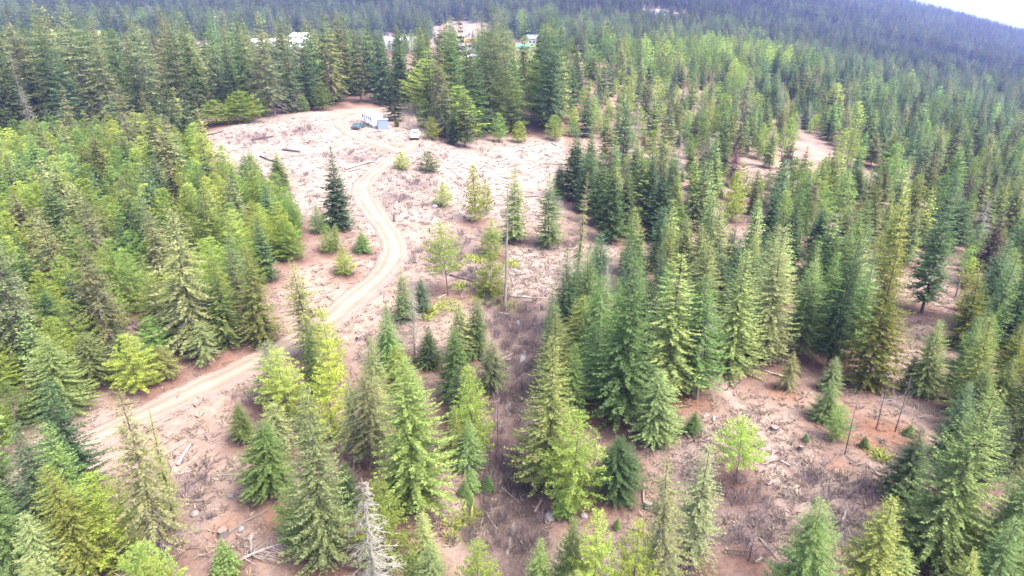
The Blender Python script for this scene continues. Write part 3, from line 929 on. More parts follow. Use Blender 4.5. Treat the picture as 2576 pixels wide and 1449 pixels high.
grid = Grid(4.)
for t in TREES: grid.add(t['x'], t['y'])
FILL = []
fx, fy, fz, fu, fv = scatter_feet(60000, 32, 330, .82)
fr, _ = line_dist(fx, fy, ROAD)
fd_, _ = line_dist(fx, fy, DRIVE)
for name, poly, sp, hh, kinds in ZONES:
    idx = np.nonzero(inpoly(fu, fv, poly) & (fr > 3.2) & (fd_ > 3))[0]
    for i in idx:
        s = sp * rng.uniform(.8, 1.25)
        if name in ('back forest', 'centre back') and any(a < fu[i] < b for a, b in GAPS) and fv[i] < 330 and rng.random() < (.93 if fy[i] < 235 and fu[i] > 900 else .93): continue
        if not grid.ok(fx[i], fy[i], s): continue
        grid.add(fx[i], fy[i])
        FILL.append(dict(x=fx[i], y=fy[i], z=fz[i], h=(rng.uniform(*hh) if name not in ('back forest', 'centre back') else max(9., (H - fz[i]) * rng.uniform(.8, 1.3))), kind=kinds[rng.integers(len(kinds))], px=fu[i], py=fv[i], zone=name, label=None))
for t in FILL:
    t['w'] = t['h'] * (rng.uniform(.32, .42) if RNAME[t['kind']] == 'fir' else rng.uniform(.46, .6))
    if RNAME[t['kind']] == 'pine' and t['zone'] in ('back forest', 'centre back'): t['h'] *= .62
    if RNAME[t['kind']] == 'pine' and t['zone'] == 'young stand': t['h'] *= .72; t['w'] *= .8
    if t['h'] > 15: t['w'] *= .8
# individuals: the largest in view; the others join the forest mass
def show(t): return t['h'] * t['w'] / (t['x'] ** 2 + t['y'] ** 2)
FIRS = [t for t in TREES if RNAME[t['kind']] == 'fir']; PINES = [t for t in TREES if RNAME[t['kind']] == 'pine']
onpic = [t for t in FILL if -40 < t['px'] < 2616 and t['py'] < 1560]
offpic = [t for t in FILL if t['kind'] != 'D' and not (-40 < t['px'] < 2616 and t['py'] < 1560)]
ff = sorted([t for t in onpic if RNAME[t['kind']] == 'fir'], key=show, reverse=True)
fp = sorted([t for t in onpic if RNAME[t['kind']] == 'pine'], key=show, reverse=True)
nf, npn = max(0, 296 - len(FIRS)), max(0, 270 - len(PINES))
TREES += ff[:nf] + fp[:npn] + [t for t in onpic if t['kind'] == 'D']
MASS = ff[nf:] + fp[npn:] + offpic
print('trees', len(FIRS), len(PINES), 'fill', len(ff), len(fp), 'mass', len(MASS))

# ---- words that single each tree out
AREAS = [('in the bottom left corner', [(-400,1240),(120,1240),(470,1430),(470,1800),(-400,1800)]),
 ('on the left below the road', [(-400,1100),(60,1000),(640,930),(480,1240),(470,1430),(120,1240),(-400,1240)]),
 ('in the creek grove left of the mud', [(560,1000),(800,880),(1060,850),(1230,900),(1240,1240),(1000,1400),(700,1400),(560,1240)]),
 ('along the bottom edge left of the creek', [(470,1380),(1270,1330),(1270,1800),(470,1800)]),
 ('along the bottom edge right of the creek', [(1270,1300),(1720,1300),(1800,1420),(1800,1800),(1270,1800)]),
 ('right beside the creek mud', [(1230,960),(1400,960),(1600,1120),(1640,1300),(1270,1300)]),
 ('in the grove right of the creek', [(1330,700),(1560,610),(1780,620),(1790,1100),(1600,1120),(1400,960),(1330,960)]),
 ('in the row above the red-soil opening', [(1780,620),(2160,680),(2330,800),(2300,980),(1790,1100)]),
 ('on the red-soil opening', [(1640,1060),(1790,980),(2360,960),(2330,1200),(2220,1420),(1800,1420),(1640,1300)]),
 ('along the bottom edge near the right corner', [(1800,1420),(2230,1420),(2230,1800),(1800,1800)]),
 ('in the dark thicket on the right', [(2300,800),(2900,800),(2900,1160),(2330,1160)]),
 ('in the bottom right corner thicket', [(2230,1160),(2900,1160),(2900,1800),(2230,1800)]),
 ('in the left stand, lower part', [(-400,780),(700,780),(700,880),(560,960),(-400,1130)]),
 ('in the left stand, middle part', [(-400,600),(800,600),(800,780),(-400,780)]),
 ('in the left stand, upper part', [(-400,480),(800,480),(800,600),(-400,600)]),
 ('at the top left of the left stand', [(-400,345),(330,345),(330,480),(-400,480)]),
 ('at the top right of the left stand', [(330,345),(800,345),(800,480),(330,480)]),
 ('in the back forest left of the trailer', [(-400,0),(1010,0),(1010,345),(-400,345)]),
 ('beside the road bend in the clearing', [(700,345),(1160,345),(1160,960),(700,960)]),
 ('in the open clearing right of the road', [(1130,360),(1420,360),(1420,800),(1130,800)]),
 ('behind the clearing right of the pickup', [(1010,0),(1420,0),(1420,360),(1010,360)]),
 ('on the upper right slope', [(1400,0),(2000,0),(2000,400),(1400,400)]),
 ('on the far right slope', [(2000,0),(3000,0),(3000,400),(2000,400)]),
 ('in the middle distance right of the clearing', [(1400,400),(1800,400),(1800,620),(1400,620)]),
 ('in the middle distance on the right', [(1780,400),(2200,400),(2200,690),(1780,690)]),
 ('in the right-edge forest', [(2180,400),(3000,400),(3000,820),(2180,820)])]
ORD = ['leftmost', 'second from left', 'third from left', 'fourth from left', 'fifth from left', 'sixth from left', 'seventh from left', 'eighth from left', 'ninth from left', 'tenth from left',
       'eleventh from left', 'twelfth from left', 'thirteenth from left', 'fourteenth from left', 'fifteenth from left', 'sixteenth from left'] + [q + ' from left' for q in ('seventeenth', 'eighteenth', 'nineteenth', 'twentieth', 'twenty-first', 'twenty-second', 'twenty-third', 'twenty-fourth', 'twenty-fifth', 'twenty-sixth', 'twenty-seventh', 'twenty-eighth', 'twenty-ninth', 'thirtieth')]
buckets = {}
for t in TREES:
    if t['label']: continue
    ar = 'among the firs near the middle'
    for nm, poly in AREAS:
        if inpoly(np.array([t['px']]), np.array([t['py']]), poly)[0]: ar = nm; break
    k = t['kind']
    tone = {'p': 'lichen-grey', 'n': 'moss-clad', 'k': 'tiny dark green', 'o': 'open bright', 'c': 'round bright', 'D': 'grey', 'S': 'pale bare', 'T': 'bare'}.get(k) or TONE[k][1]
    nou = {'fir': 'fir', 'pine': 'young pine', 'dead': 'snag', 'bare': 'sapling'}[RNAME[k]]
    if k == 'k': nou = 'fir sapling'
    size = '' if k == 'k' else ('tall ' if t['h'] > 11.5 else 'small ' if t['h'] < 6.5 else '')
    buckets.setdefault((size + tone + ' ' + nou, ar), []).append(t)
for (a, ar), ts in buckets.items():
    ts.sort(key=lambda q: q['px'])
    for i, t in enumerate(ts):
        if len(ts) == 1: t['label'] = a + ' ' + ar
        elif i == len(ts) - 1: t['label'] = '%s %s, rightmost' % (a, ar)
        else: t['label'] = '%s %s, %s' % (a, ar, ORD[min(i, 29)])

GROUPS = {'fir': 'fir trees of the cutover', 'pine': 'young pines of the cutover', 'dead': 'dead standing trees', 'bare': 'bare saplings'}


def plant_tree(t, i):
    g = random.Random(i * 7 + 3)
    k = t['kind']; sort = RNAME[k]
    d = math.hypot(t['x'], t['y'])
    near = d < 95 or t['h'] > 14
    fine = d < 68
    sz = t['h'] / 10.
    nm = {'fir': 'fir_tree', 'pine': 'pine_tree', 'dead': 'dead_tree', 'bare': 'bare_sapling'}[sort]
    if k == 'k': nm = 'fir_sapling'
    if k == 'c': nm = 'pine_bush'
    e = empty(nm, (t['x'], t['y'], t['z']), g.uniform(0, 6.28), t['label'], {'fir': 'tree', 'pine': 'tree', 'dead': 'dead tree', 'bare': 'sapling'}[sort], GROUPS[sort])
    tilt = .032
    e.rotation_euler = (g.gauss(0, tilt), g.gauss(0, tilt), g.uniform(0, 6.28))

    def part(name, me, sx, col=None):
        o = obj(name, me, e)
        o.scale = (sx, sx, sz)
        if col: o.color = (*col, 1)
        return o
    jit = lambda c: tuple(max(.005, v * f * q) for v, q, f in zip(c, (g.uniform(.9, 1.14), 1, g.uniform(.85, 1.15)), [g.uniform(.62, 1.34)] * 3))
    if sort == 'fir':
        me = g.choice(FIRM0 if fine else FIRM if near else FIRM2)
        tone = k
        if k in 'Pp': me = g.choice(SPARSEM0 if fine else SPARSEM if near else SPARSEM2); tone = 'P'
        if k == 'n': me = SPARSEM0[0]; tone = 'Y'
        if k == 'k': me = FIRM2[2]; tone = 'G'
        if k == 'R': me = SPARSEM2[0]
        sx = t['w'] / WIDE[me.name]
        part('trunk', g.choice(TRUNKM), min(1.3, max(.35, sz * .85)))
        part('crown', me, sx, jit(TONE[tone][0]))
        if k in 'pn' or (k == 'P' and near): part('dead_limbs', g.choice(SKIRTM), sx * .9)
    elif sort == 'pine':
        ms = PINEM[:3] if near else PINEM2
        me = g.choice(ms)
        if k == 'o': me = PINEM[3]
        if k == 'c': me = PINEM2[2] if not near else PINEM[2]
        tone = 'M' if k == 'M' else 'L'
        c = jit(TONE[tone][0])
        if k == 'c' and 'bright' not in t['label']: c = jit((.12, .16, .045))
        sx = t['w'] / WIDE[me.name]
        part('trunk', g.choice(TRUNKM), max(.3, sz * .7))
        part('crown', me, sx, c)
    elif sort == 'bare':
        part('trunk', g.choice(TRUNK_THIN), max(.6, sz))
        part('branches', g.choice(BAREM), t['w'] / 2.2)
    else:
        part('trunk', g.choice(TRUNK_GREY), max(.7, sz))
        part('branches', g.choice(DEADM if k == 'D' else STUBM), t['w'] / (3.6 if k == 'D' else 2.6))
    return e
# ------------------------------------------------------------------ the ground
def axis_pts(lo, hi, step, far_lo, far_hi, grow):
    a = list(np.arange(lo, hi, step))
    s = step
    while a[-1] < far_hi: s *= grow; a.append(a[-1] + s)
    s = step
    while a[0] > far_lo: s *= grow; a.insert(0, a[0] - s)
    return np.array(a)


GX = axis_pts(-85, 85, .62, -8500, 8500, 1.055)
GY = axis_pts(26, 150, .58, -400, 11000, 1.028)
XX, YY = np.meshgrid(GX, GY)
ZZ = zland(XX, YY)
uu, vv = project(XX, YY, ZZ)
front = YY > 20


def blob(px, py, r, sy=1.):
    p = at(px, py)
    return np.exp(-(((XX - p[0]) / r) ** 2 + ((YY - p[1]) / (r * sy)) ** 2))


def polymask(poly, soft=1):
    return (inpoly(uu, vv, poly) & front).astype(float)


dist = np.hypot(XX, YY)
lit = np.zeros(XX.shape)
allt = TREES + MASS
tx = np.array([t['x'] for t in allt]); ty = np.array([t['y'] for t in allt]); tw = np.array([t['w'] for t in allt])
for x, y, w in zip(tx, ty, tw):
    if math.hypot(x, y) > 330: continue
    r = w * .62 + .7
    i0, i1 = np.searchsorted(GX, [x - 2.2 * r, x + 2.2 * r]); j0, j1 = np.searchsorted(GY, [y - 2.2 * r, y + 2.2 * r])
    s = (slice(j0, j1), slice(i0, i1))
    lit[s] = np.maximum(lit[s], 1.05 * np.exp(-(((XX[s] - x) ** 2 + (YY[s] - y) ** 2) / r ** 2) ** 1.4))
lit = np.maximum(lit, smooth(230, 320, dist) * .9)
straw = polymask([(500,340),(700,285),(960,270),(1060,260),(1080,345),(1420,345),(1420,540),(1330,560),(1200,545),(1100,560),(1000,560),(960,600),(800,560),(640,480),(560,430)]) * .95
straw = np.maximum(straw, polymask([(1270,620),(1540,610),(1560,660),(1420,720),(1330,760),(1280,740)]) * .9)
for b in ((1370, 840, 1.8), (1150, 1275, 2.2), (1210, 1350, 2.4), (2000, 1230, 1.8), (2080, 1180, 1.7), (1800, 1110, 2.5), (60, 1150, 2), (2260, 1180, 1.6), (1730, 1130, 2.4)):
    straw = np.maximum(straw, blob(b[0], b[1], b[2]) * .9)
brush = np.zeros(XX.shape)
for b in ((1150, 620, 4), (1110, 650, 4), (1200, 700, 4), (1300, 790, 3.5), (1310, 850, 2.5), (1130, 355, 5), (1060, 470, 4), (1000, 500, 3), (970, 860, 2.5), (760, 330, 4), (640, 345, 5), (900, 395, 4),
          (1900, 1290, 3), (1880, 1350, 2.5), (2130, 1250, 3), (2100, 820, 3.5), (2270, 820, 3), (1760, 1340, 2), (950, 440, 3), (1700, 420, 5), (1860, 530, 4)):
    brush = np.maximum(brush, blob(b[0], b[1], b[2]))
gb = np.random.default_rng(3)
for k in range(170):
    q = blob(gb.uniform(0, 2576), gb.uniform(560, 1449), gb.uniform(.6, 2.0), gb.uniform(.6, 1.6)) * gb.uniform(.5, .95)
    if k % 3: straw = np.maximum(straw, q)
    else: brush = np.maximum(brush, q * .8)
for k in range(60):
    q = blob(gb.uniform(500, 1420), gb.uniform(290, 560), gb.uniform(1.2, 4.), gb.uniform(.3, .7)) * gb.uniform(.25, .6)
    brush = np.maximum(brush, q); straw = straw * (1 - .5 * q)
soil = np.zeros(XX.shape)
for b in ((2215, 1090, 2.6), (2190, 1120, 1.8), (2120, 1030, 1.6), (1850, 1000, 1.5), (1980, 990, 1.5), (2260, 1260, 1.4), (1900, 1100, 1.0), (2050, 1380, 1.2), (700, 1310, 1.3), (560, 1330, 1.0), (2100, 1180, 1.2), (985, 370, 4), (1000, 620, 1.2), (2280, 1300, 1.0), (1720, 1010, 2), (590, 925, 2.0)):
    soil = np.maximum(soil, blob(b[0], b[1], b[2]))
dcr, _ = line_dist(XX, YY, CREEK)
edge = (vnoise(XX / 1.7, YY / 1.7, 9) - .5) * 2.4
mud = 1 - smooth(1.9, 4.0, dcr + edge)
mud = np.maximum(mud, blob(1425, 610, 1.8)); mud = np.maximum(mud, blob(1540, 650, 1.5) * .8)
grass = np.zeros(XX.shape)
for b in ((1175, 1310, .9), (1200, 1290, .8), (1165, 1345, .6), (1200, 650, 1.4), (1225, 750, 1.6), (1130, 770, 1.4), (1090, 790, 1.2), (1160, 725, 1.2), (1290, 665, 1.2), (2215, 1145, .7), (1285, 760, 1.0)):
    grass = np.maximum(grass, blob(b[0], b[1], b[2]) * .95)
for poly in ([(478,112),(556,112),(552,150),(515,165),(482,150)],):
    grass = np.maximum(grass, polymask(poly))
gravel = np.zeros(XX.shape)
for poly in ([(640,96),(785,94),(795,126),(640,130)], [(948,92),(1060,86),(1075,124),(950,128)], [(1290,148),(1400,140),(1400,160),(1290,166)], [(1150,112),(1215,112),(1200,150),(1160,150)], [(480,108),(560,106),(560,114),(480,116)], [(300,128),(430,108),(430,116),(300,140)]):
    gravel = np.maximum(gravel, polymask(poly) * .9)
tan = polymask([(960,55),(1060,52),(1130,40),(1240,40),(1250,112),(1080,118),(960,92)])
straw = np.maximum(straw, tan * .3); lit *= (1 - np.maximum(tan, np.maximum(gravel, grass)))
straw = np.maximum(straw, polymask([(1610,18),(1730,35),(1740,62),(1620,48)]) * .8)
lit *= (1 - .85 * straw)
dtr, _ = line_dist(XX, YY, TRACK)
straw = np.maximum(straw, .95 * np.exp(-((dtr - .8) / .8) ** 2))
clr = np.exp(-(dtr / 1.7) ** 2); brush *= 1 - clr; soil *= 1 - clr; lit *= 1 - clr
lit = np.maximum(lit, .9 * np.exp(-((dtr - .8) / .2) ** 2))

nx, ny = len(GX), len(GY)
ii = np.arange(nx * ny).reshape(ny, nx)
GF = np.stack([ii[:-1, :-1], ii[:-1, 1:], ii[1:, 1:], ii[1:, :-1]], -1).reshape(-1, 4)
gme = mesh_from('ground', np.stack([XX, YY, ZZ], -1).reshape(-1, 3), GF, ground_mat(), True)
for nm, arr in (('litter', lit), ('straw', straw), ('brush', brush), ('soil', soil), ('mud', mud), ('grass', grass), ('gravel', gravel)):
    a_ = gme.attributes.new(nm, 'FLOAT', 'POINT')
    a_.data.foreach_set('value', np.clip(arr, 0, 1).astype(np.float32).ravel())
ground = tag(obj('ground', gme), kind='structure')
print('ground tris', 2 * len(GF))


def road_strip(name, line, z, hw, mat, seed):
    us = np.array([-1.18, -1., -.78, -.56, -.44, -.32, -.12, .12, .32, .44, .56, .78, 1., 1.18])
    prof = np.array([-.25, -.07, .01, -.01, -.06, -.01, .05, .05, -.01, -.06, -.01, .01, -.07, -.25])
    tg = np.gradient(line, axis=0); tg /= np.linalg.norm(tg, axis=1, keepdims=True)
    nrm = np.stack([tg[:, 1], -tg[:, 0]], 1)
    k = np.ones(9) / 9
    zs = np.convolve(np.pad(z, 4, mode='edge'), k, 'valid')
    ww = hw * (1 + .3 * (vnoise(np.arange(len(line)) / 9., np.zeros(len(line)), seed) - .5) + .2 * (vnoise(np.arange(len(line)) / 2.5, np.zeros(len(line)), seed + 5) - .5))
    V = []
    for j, u in enumerate(us):
        p = line + nrm * (u * ww)[:, None]
        q = zs + prof[j] + (vnoise(p[:, 0] / .7, p[:, 1] / .7, seed + 1) - .5) * .06
        V.append(np.stack([p[:, 0], p[:, 1], q], 1))
    V = np.stack(V, 1)
    n, m = V.shape[:2]
    ii = np.arange(n * m).reshape(n, m)
    F = np.stack([ii[:-1, :-1], ii[:-1, 1:], ii[1:, 1:], ii[1:, :-1]], -1).reshape(-1, 4)
    me = mesh_from(name, V.reshape(-1, 3), F, mat, True)
    a = me.attributes.new('across', 'FLOAT', 'POINT')
    a.data.foreach_set('value', np.tile(np.clip(us, -1, 1), n).astype(np.float32))
    return tag(obj(name, me), kind='structure')


M_ROAD = road_mat()
road_strip('dirt_road', ROAD, _rz, ROAD_HW, M_ROAD, 21)
road_strip('dirt_drive', DRIVE, _dz - .03, DRIVE_HW, M_ROAD, 31)

# a little open water in the creek
wm, nt, nd, lk = new_mat('creek_water')
o_ = N(nt, 'ShaderNodeOutputMaterial'); b_ = N(nt, 'ShaderNodeBsdfPrincipled')
b_.inputs['Base Color'].default_value = (.10, .09, .085, 1); b_.inputs['Roughness'].default_value = .08
lk.new(b_.outputs[0], o_.inputs['Surface'])
sel = CREEK[(CREEK[:, 1] < 75)]
zc = zland(sel[:, 0], sel[:, 1])
zc = np.minimum.accumulate(zc) if sel[0, 1] > sel[-1, 1] else zc
tg = np.gradient(sel, axis=0); tg /= np.linalg.norm(tg, axis=1, keepdims=True)
wob = (vnoise(np.arange(len(sel)) / 6., np.zeros(len(sel)), 44) - .5) * 1.2
cen = sel + np.stack([tg[:, 1], -tg[:, 0]], 1) * wob[:, None]
wd = .02 + .9 * np.clip(vnoise(np.arange(len(sel)) / 5., np.zeros(len(sel)), 45) - .6, 0, 1)
L_ = cen + np.stack([tg[:, 1], -tg[:, 0]], 1) * wd[:, None]; R_ = cen - np.stack([tg[:, 1], -tg[:, 0]], 1) * wd[:, None]
zc = np.maximum(zland(cen[:, 0], cen[:, 1]), zc) + np.where(wd > .03, .05, -.2)
V = np.empty((2 * len(sel), 3)); V[0::2] = np.column_stack([L_, zc]); V[1::2] = np.column_stack([R_, zc])
F = np.array([(2 * i, 2 * i + 1, 2 * i + 3, 2 * i + 2) for i in range(len(sel) - 1)])
tag(obj('creek_water', mesh_from('creek_water', V, F, wm)), kind='structure')

# far mountain beyond the ridge
mm = simple('mountain_forest', (.075, .095, .06), .95, 0, .35, .004, .05)
crest = [(1500, -60), (1900, -50), (2150, -35), (2340, 0), (2420, 14), (2480, 34), (2540, 50), (2600, 68), (2750, 95), (3000, 118), (3300, 130)]
V = []
for k, (px, py) in enumerate(np.array([(x, np.interp(x, [c[0] for c in crest], [c[1] for c in crest])) for x in np.linspace(1500, 3300, 90)])):
    a, t = pix_azt(px, py)
    zt = H - 4000 * t
    for d, f in ((2900, 0), (3100, .1), (3350, .32), (3600, .62), (3820, .84), (4000, 1), (4400, .8), (5200, 0)):
        w = (vnoise(np.array([px / 40.]), np.array([d / 400.]), 3)[0] - .5) * 90 * f * (1 - f) * 3
        V.append((d * math.sin(a), d * math.cos(a), -160 + (zt + 160) * f + w))
ii = np.arange(len(V)).reshape(90, 8)
F = np.stack([ii[:-1, :-1], ii[1:, :-1], ii[1:, 1:], ii[:-1, 1:]], -1).reshape(-1, 4)
tag(obj('distant_mountain', mesh_from('distant_mountain', np.array(V), F, mm, True)), kind='structure')

# ------------------------------------------------------------------ masses nobody could count: instanced on points
def kinds_collection(name, meshes):
    c = bpy.data.collections.new(name)
    for k, me in enumerate(meshes):
        c.objects.link(bpy.data.objects.new('%s_%02d' % (name, k), me))
    return c


def scatter_stuff(name, coll, P, S, Rz, idx, colr, label, cat, tilt=None):
    me = bpy.data.meshes.new(name)
    n = len(P)
    me.vertices.add(n); me.vertices.foreach_set('co', np.asarray(P, np.float32).ravel())
    rot = np.zeros((n, 3), np.float32); rot[:, 2] = Rz
    if tilt is not None: rot[:, :2] = tilt
    for nm, typ, fld, val in (('scl', 'FLOAT_VECTOR', 'vector', S), ('rot', 'FLOAT_VECTOR', 'vector', rot), ('idx', 'INT', 'value', idx)):
        a = me.attributes.new(nm, typ, 'POINT'); a.data.foreach_set(fld, np.asarray(val, np.int32 if typ == 'INT' else np.float32).ravel())
    a = me.attributes.new('col', 'FLOAT_COLOR', 'POINT')
    a.data.foreach_set('color', np.column_stack([colr, np.ones(n)]).astype(np.float32).ravel())
    o = tag(obj(name, me), label, cat, kind='stuff')
    nt = bpy.data.node_groups.new(name, 'GeometryNodeTree')
    nt.interface.new_socket('Geometry', in_out='INPUT', socket_type='NodeSocketGeometry')
    nt.interface.new_socket('Geometry', in_out='OUTPUT', socket_type='NodeSocketGeometry')
    gi = nt.nodes.new('NodeGroupInput'); go = nt.nodes.new('NodeGroupOutput')
    m2p = nt.nodes.new('GeometryNodeMeshToPoints')
    io = nt.nodes.new('GeometryNodeInstanceOnPoints')
    ci = nt.nodes.new('GeometryNodeCollectionInfo')
    ci.inputs['Collection'].default_value = coll
    ci.inputs['Separate Children'].default_value = True
    ci.inputs['Reset Children'].default_value = True
    def named(nm, typ):
        q = nt.nodes.new('GeometryNodeInputNamedAttribute'); q.data_type = typ; q.inputs['Name'].default_value = nm; return q.outputs[0]
    L = nt.links.new
    L(gi.outputs[0], m2p.inputs[0]); L(m2p.outputs[0], io.inputs['Points'])
    L(ci.outputs[0], io.inputs['Instance']); io.inputs['Pick Instance'].default_value = True
    L(named('idx', 'INT'), io.inputs['Instance Index'])
    L(named('scl', 'FLOAT_VECTOR'), io.inputs['Scale'])
    e2r = nt.nodes.new('FunctionNodeEulerToRotation')
    L(named('rot', 'FLOAT_VECTOR'), e2r.inputs[0]); L(e2r.outputs[0], io.inputs['Rotation'])
    L(io.outputs[0], go.inputs[0])
    md = o.modifiers.new('scatter', 'NODES'); md.node_group = nt
    return o


def with_trunk(cr, seed, h=10., r=.14):
    V, F, rr = cr
    t = trunk_mb(seed, h, r, seg=4)
    n = len(V)
    me = bpy.data.meshes.new('forest_tree')
    tf = [tuple(n + i for i in f) for f in t.f]
    me.from_pydata([tuple(v) for v in V] + t.v, [], [tuple(f) for f in F] + tf)
    me.materials.append(M_NEEDLE_I); me.materials.append(M_BARK)
    me.polygons.foreach_set('material_index', np.array([0] * len(F) + [1] * len(tf), np.int32))
    a = me.attributes.new('rnd', 'FLOAT', 'FACE'); a.data.foreach_set('value', np.concatenate([rr, np.full(len(tf), .5)]).astype(np.float32))
    return me


FK = [with_trunk(fir_crown(200 + k, **dict(s, nlev=22, nb=8, dens=3.0, kl=1.2, kw=.5, gap=0)), k) for k, s in enumerate(FIR_SPEC[:3] + SPARSE_SPEC)]
FK += [with_trunk(fir_crown(220 + k, nlev=15, nb=6, dens=1.7, kl=1.7, kw=.55, u0=.1, R=1.7), k) for k in range(2)]
FK += [with_trunk(pine_crown(230 + k, nlev=10, nb=7, nk=9, kl=1.2, kw=.4, dn=2.4), k) for k in range(2)]
FK += [temp_mesh(trunk_mb(77, r=.12), 'forest_snag', M_BARK_GREY)]
forest_kinds = kinds_collection('forest_kinds', FK)
FO = [(t['x'], t['y'], t['z'], t['h'], t['w'], t['kind']) for t in MASS]
MEADOWS = [[(470,108),(562,106),(556,150),(520,168),(476,150)], [(640,96),(782,94),(790,128),(640,132)], [(955,94),(1060,90),(1070,122),(955,126)], [(1085,66),(1240,56),(1245,110),(1150,124),(1088,104)],
           [(1285,108),(1400,134),(1400,168),(1285,168)], [(1612,20),(1730,36),(1740,60),(1620,46)], [(300,126),(430,106),(430,118),(300,140)]]
BRIGHT = [[(1430,190),(1520,150),(1640,128),(1760,118),(1880,122),(1990,150),(2020,190),(1930,215),(1850,260),(1700,250),(1600,270),(1480,240)], [(1240,220),(1420,200),(1420,320),(1300,320)], [(1300,112),(1420,112),(1420,140),(1300,140)], [(780,200),(880,200),(880,280),(780,280)]]
rings = [(300, 420), (420, 560), (560, 760), (760, 1000), (1000, 1350), (1350, 1800), (1800, 2350)]
pos = 0
for d0, d1 in rings:
    sp = (8.2 if d0 < 400 else 7.4 if d0 < 560 else 6.6) + d0 / 400.
    n = int(1.0 * (d1 ** 2 - d0 ** 2) / sp ** 2 * 1.1)
    x, y, z, u, v = scatter_feet(n, d0, d1, .85)
    ok = (v > -150)
    for m_ in MEADOWS: ok &= ~inpoly(u, v, m_)
    br = np.zeros(n, bool)
    for m_ in BRIGHT: br |= inpoly(u + (vnoise(x / 15, y / 15, 6) - .5) * 90, v + (vnoise(x / 12, y / 12, 7) - .5) * 26, m_)
    br &= rng.random(n) < .8
    if d0 < 560:
        gp = np.zeros(n, bool)
        for a, b in GAPS: gp |= (u > a) & (u < b) & (v < 330) & (u < 1360)
        ok &= ~(gp & (rng.random(n) < .9))
    for i in np.nonzero(ok)[0]:
        if d0 < 420:
            if not grid.ok(x[i], y[i], 2.6): continue
            grid.add(x[i], y[i])
        k = 'LLMLMG'[rng.integers(6)] if br[i] and d0 < 760 else 'FFFFFFPPGGPBM'[rng.integers(13)]
        if k == 'R' and rng.random() < .6: k = 'F'
        right = u[i] > 1400
        h = rng.uniform(9, 14) if br[i] else (rng.uniform(9, 17) if right else max(8., min(24., (H - z[i]) * rng.uniform(.7, 1.2))) if d0 < 560 else rng.uniform(15, 24))
        if d0 >= 1000: h = rng.uniform(16, 28)
        FO.append((x[i], y[i], z[i], h, h * rng.uniform(.32, .44) * (1.25 if k in 'LM' else 1.), k))
n = len(FO)
A_ = np.array([f[:5] for f in FO], float)
K_ = [f[5] for f in FO]
dd_ = np.hypot(A_[:, 0], A_[:, 1])
idx = np.array([(7 + rng.integers(2)) if k in 'LM' else ((3 + rng.integers(2)) if k in 'PR' and d < 700 else (rng.integers(3) if d < 700 else 5 + rng.integers(2))) for k, d in zip(K_, dd_)])
old = smooth(450, 900, dd_)[:, None]        # closed old forest on the far hills: darker spruce
stand = .6 + .8 * vnoise(A_[:, 0] / 70., A_[:, 1] / 70., 12)[:, None]
colr = np.array([TONE[k][0] for k in K_]) * (1 - .55 * old) * (1 + (stand - 1) * old) * rng.uniform(.5, 1.4, (n, 1)) * rng.uniform(.92, 1.08, (n, 3))
sn = (rng.random(n) < .02) & (dd_ < 600); idx[sn] = 9
S = np.column_stack([A_[:, 4] / 3.1, A_[:, 4] / 3.1, A_[:, 3] / 10.])
S[sn, :2] = 1.3
P_ = A_[:, :3].copy()
scatter_stuff('distant_forest', forest_kinds, P_, S, rng.uniform(0, 6.28, n), idx, colr, 'dense conifer forest covering the far slopes and hills', 'forest', rng.normal(0, .02, (n, 2)))
print('forest mass', n)


# ---- dry grass, slash and brush on the cutover
def tuft(seed, nb=14, h=.34, sp=.22):
    g = np.random.default_rng(seed)
    a = g.uniform(0, 6.28, nb)
    O = np.stack([np.cos(a) * g.uniform(0, .12, nb), np.sin(a) * g.uniform(0, .12, nb), np.full(nb, -.03)], 1)
    D = np.stack([np.cos(a) * g.uniform(.2, 1.1, nb), np.sin(a) * g.uniform(.2, 1.1, nb), np.full(nb, 1.)], 1)
    L = h * g.uniform(.6, 1.3, nb)
    V, F = kites(O, D, L, L * .16, g.normal(0, 1, (nb, 3)))
    return mesh_from('tuft', V, F, M_DRY, rnd=g.random(nb))


def stick(seed):
    g = random.Random(seed); m = MB()
    p = [(-.6, 0, .04), (0, g.uniform(-.08, .08), .08), (.6, g.uniform(-.12, .12), .05)]
    m.tube(p, [.032, .025, .012], 3)
    for q in range(3):
        x = g.uniform(-.3, .5); m.tube([(x, 0, .06), (x + g.uniform(.1, .3), g.choice((-1, 1)) * g.uniform(.1, .3), g.uniform(.05, .25))], [.014, .005], 3)
    return temp_mesh(m, 'stick', M_STICK)


def brushy(seed, nb=26, h=1.1):
    g = np.random.default_rng(seed)
    a = g.uniform(0, 6.28, nb)
    O = np.stack([np.cos(a) * g.uniform(0, .35, nb), np.sin(a) * g.uniform(0, .35, nb), np.full(nb, -.05)], 1)
    D = np.stack([np.cos(a) * g.uniform(.1, .6, nb), np.sin(a) * g.uniform(.1, .6, nb), np.full(nb, 1.)], 1)
    L = h * g.uniform(.5, 1.2, nb)
    V1, F1 = kites(O, D, L, L * .035, g.normal(0, 1, (nb, 3)))
    o2 = np.repeat(O + D / np.linalg.norm(D, axis=1, keepdims=True) * (L * .5)[:, None], 3, 0)
    o2 = o2 + np.repeat(D, 3, 0) * g.uniform(-.1, .3, (len(o2), 1))
    d2 = np.repeat(D, 3, 0) + g.normal(0, .6, (len(o2), 3)); l2 = h * g.uniform(.2, .45, len(o2))
    V2, F2 = kites(o2, d2, l2, l2 * .05, g.normal(0, 1, (len(o2), 3)))
    return mesh_from('brush', np.vstack([V1, V2]), np.vstack([F1, F2 + len(V1)]), M_DRY, rnd=g.random(nb * 4))


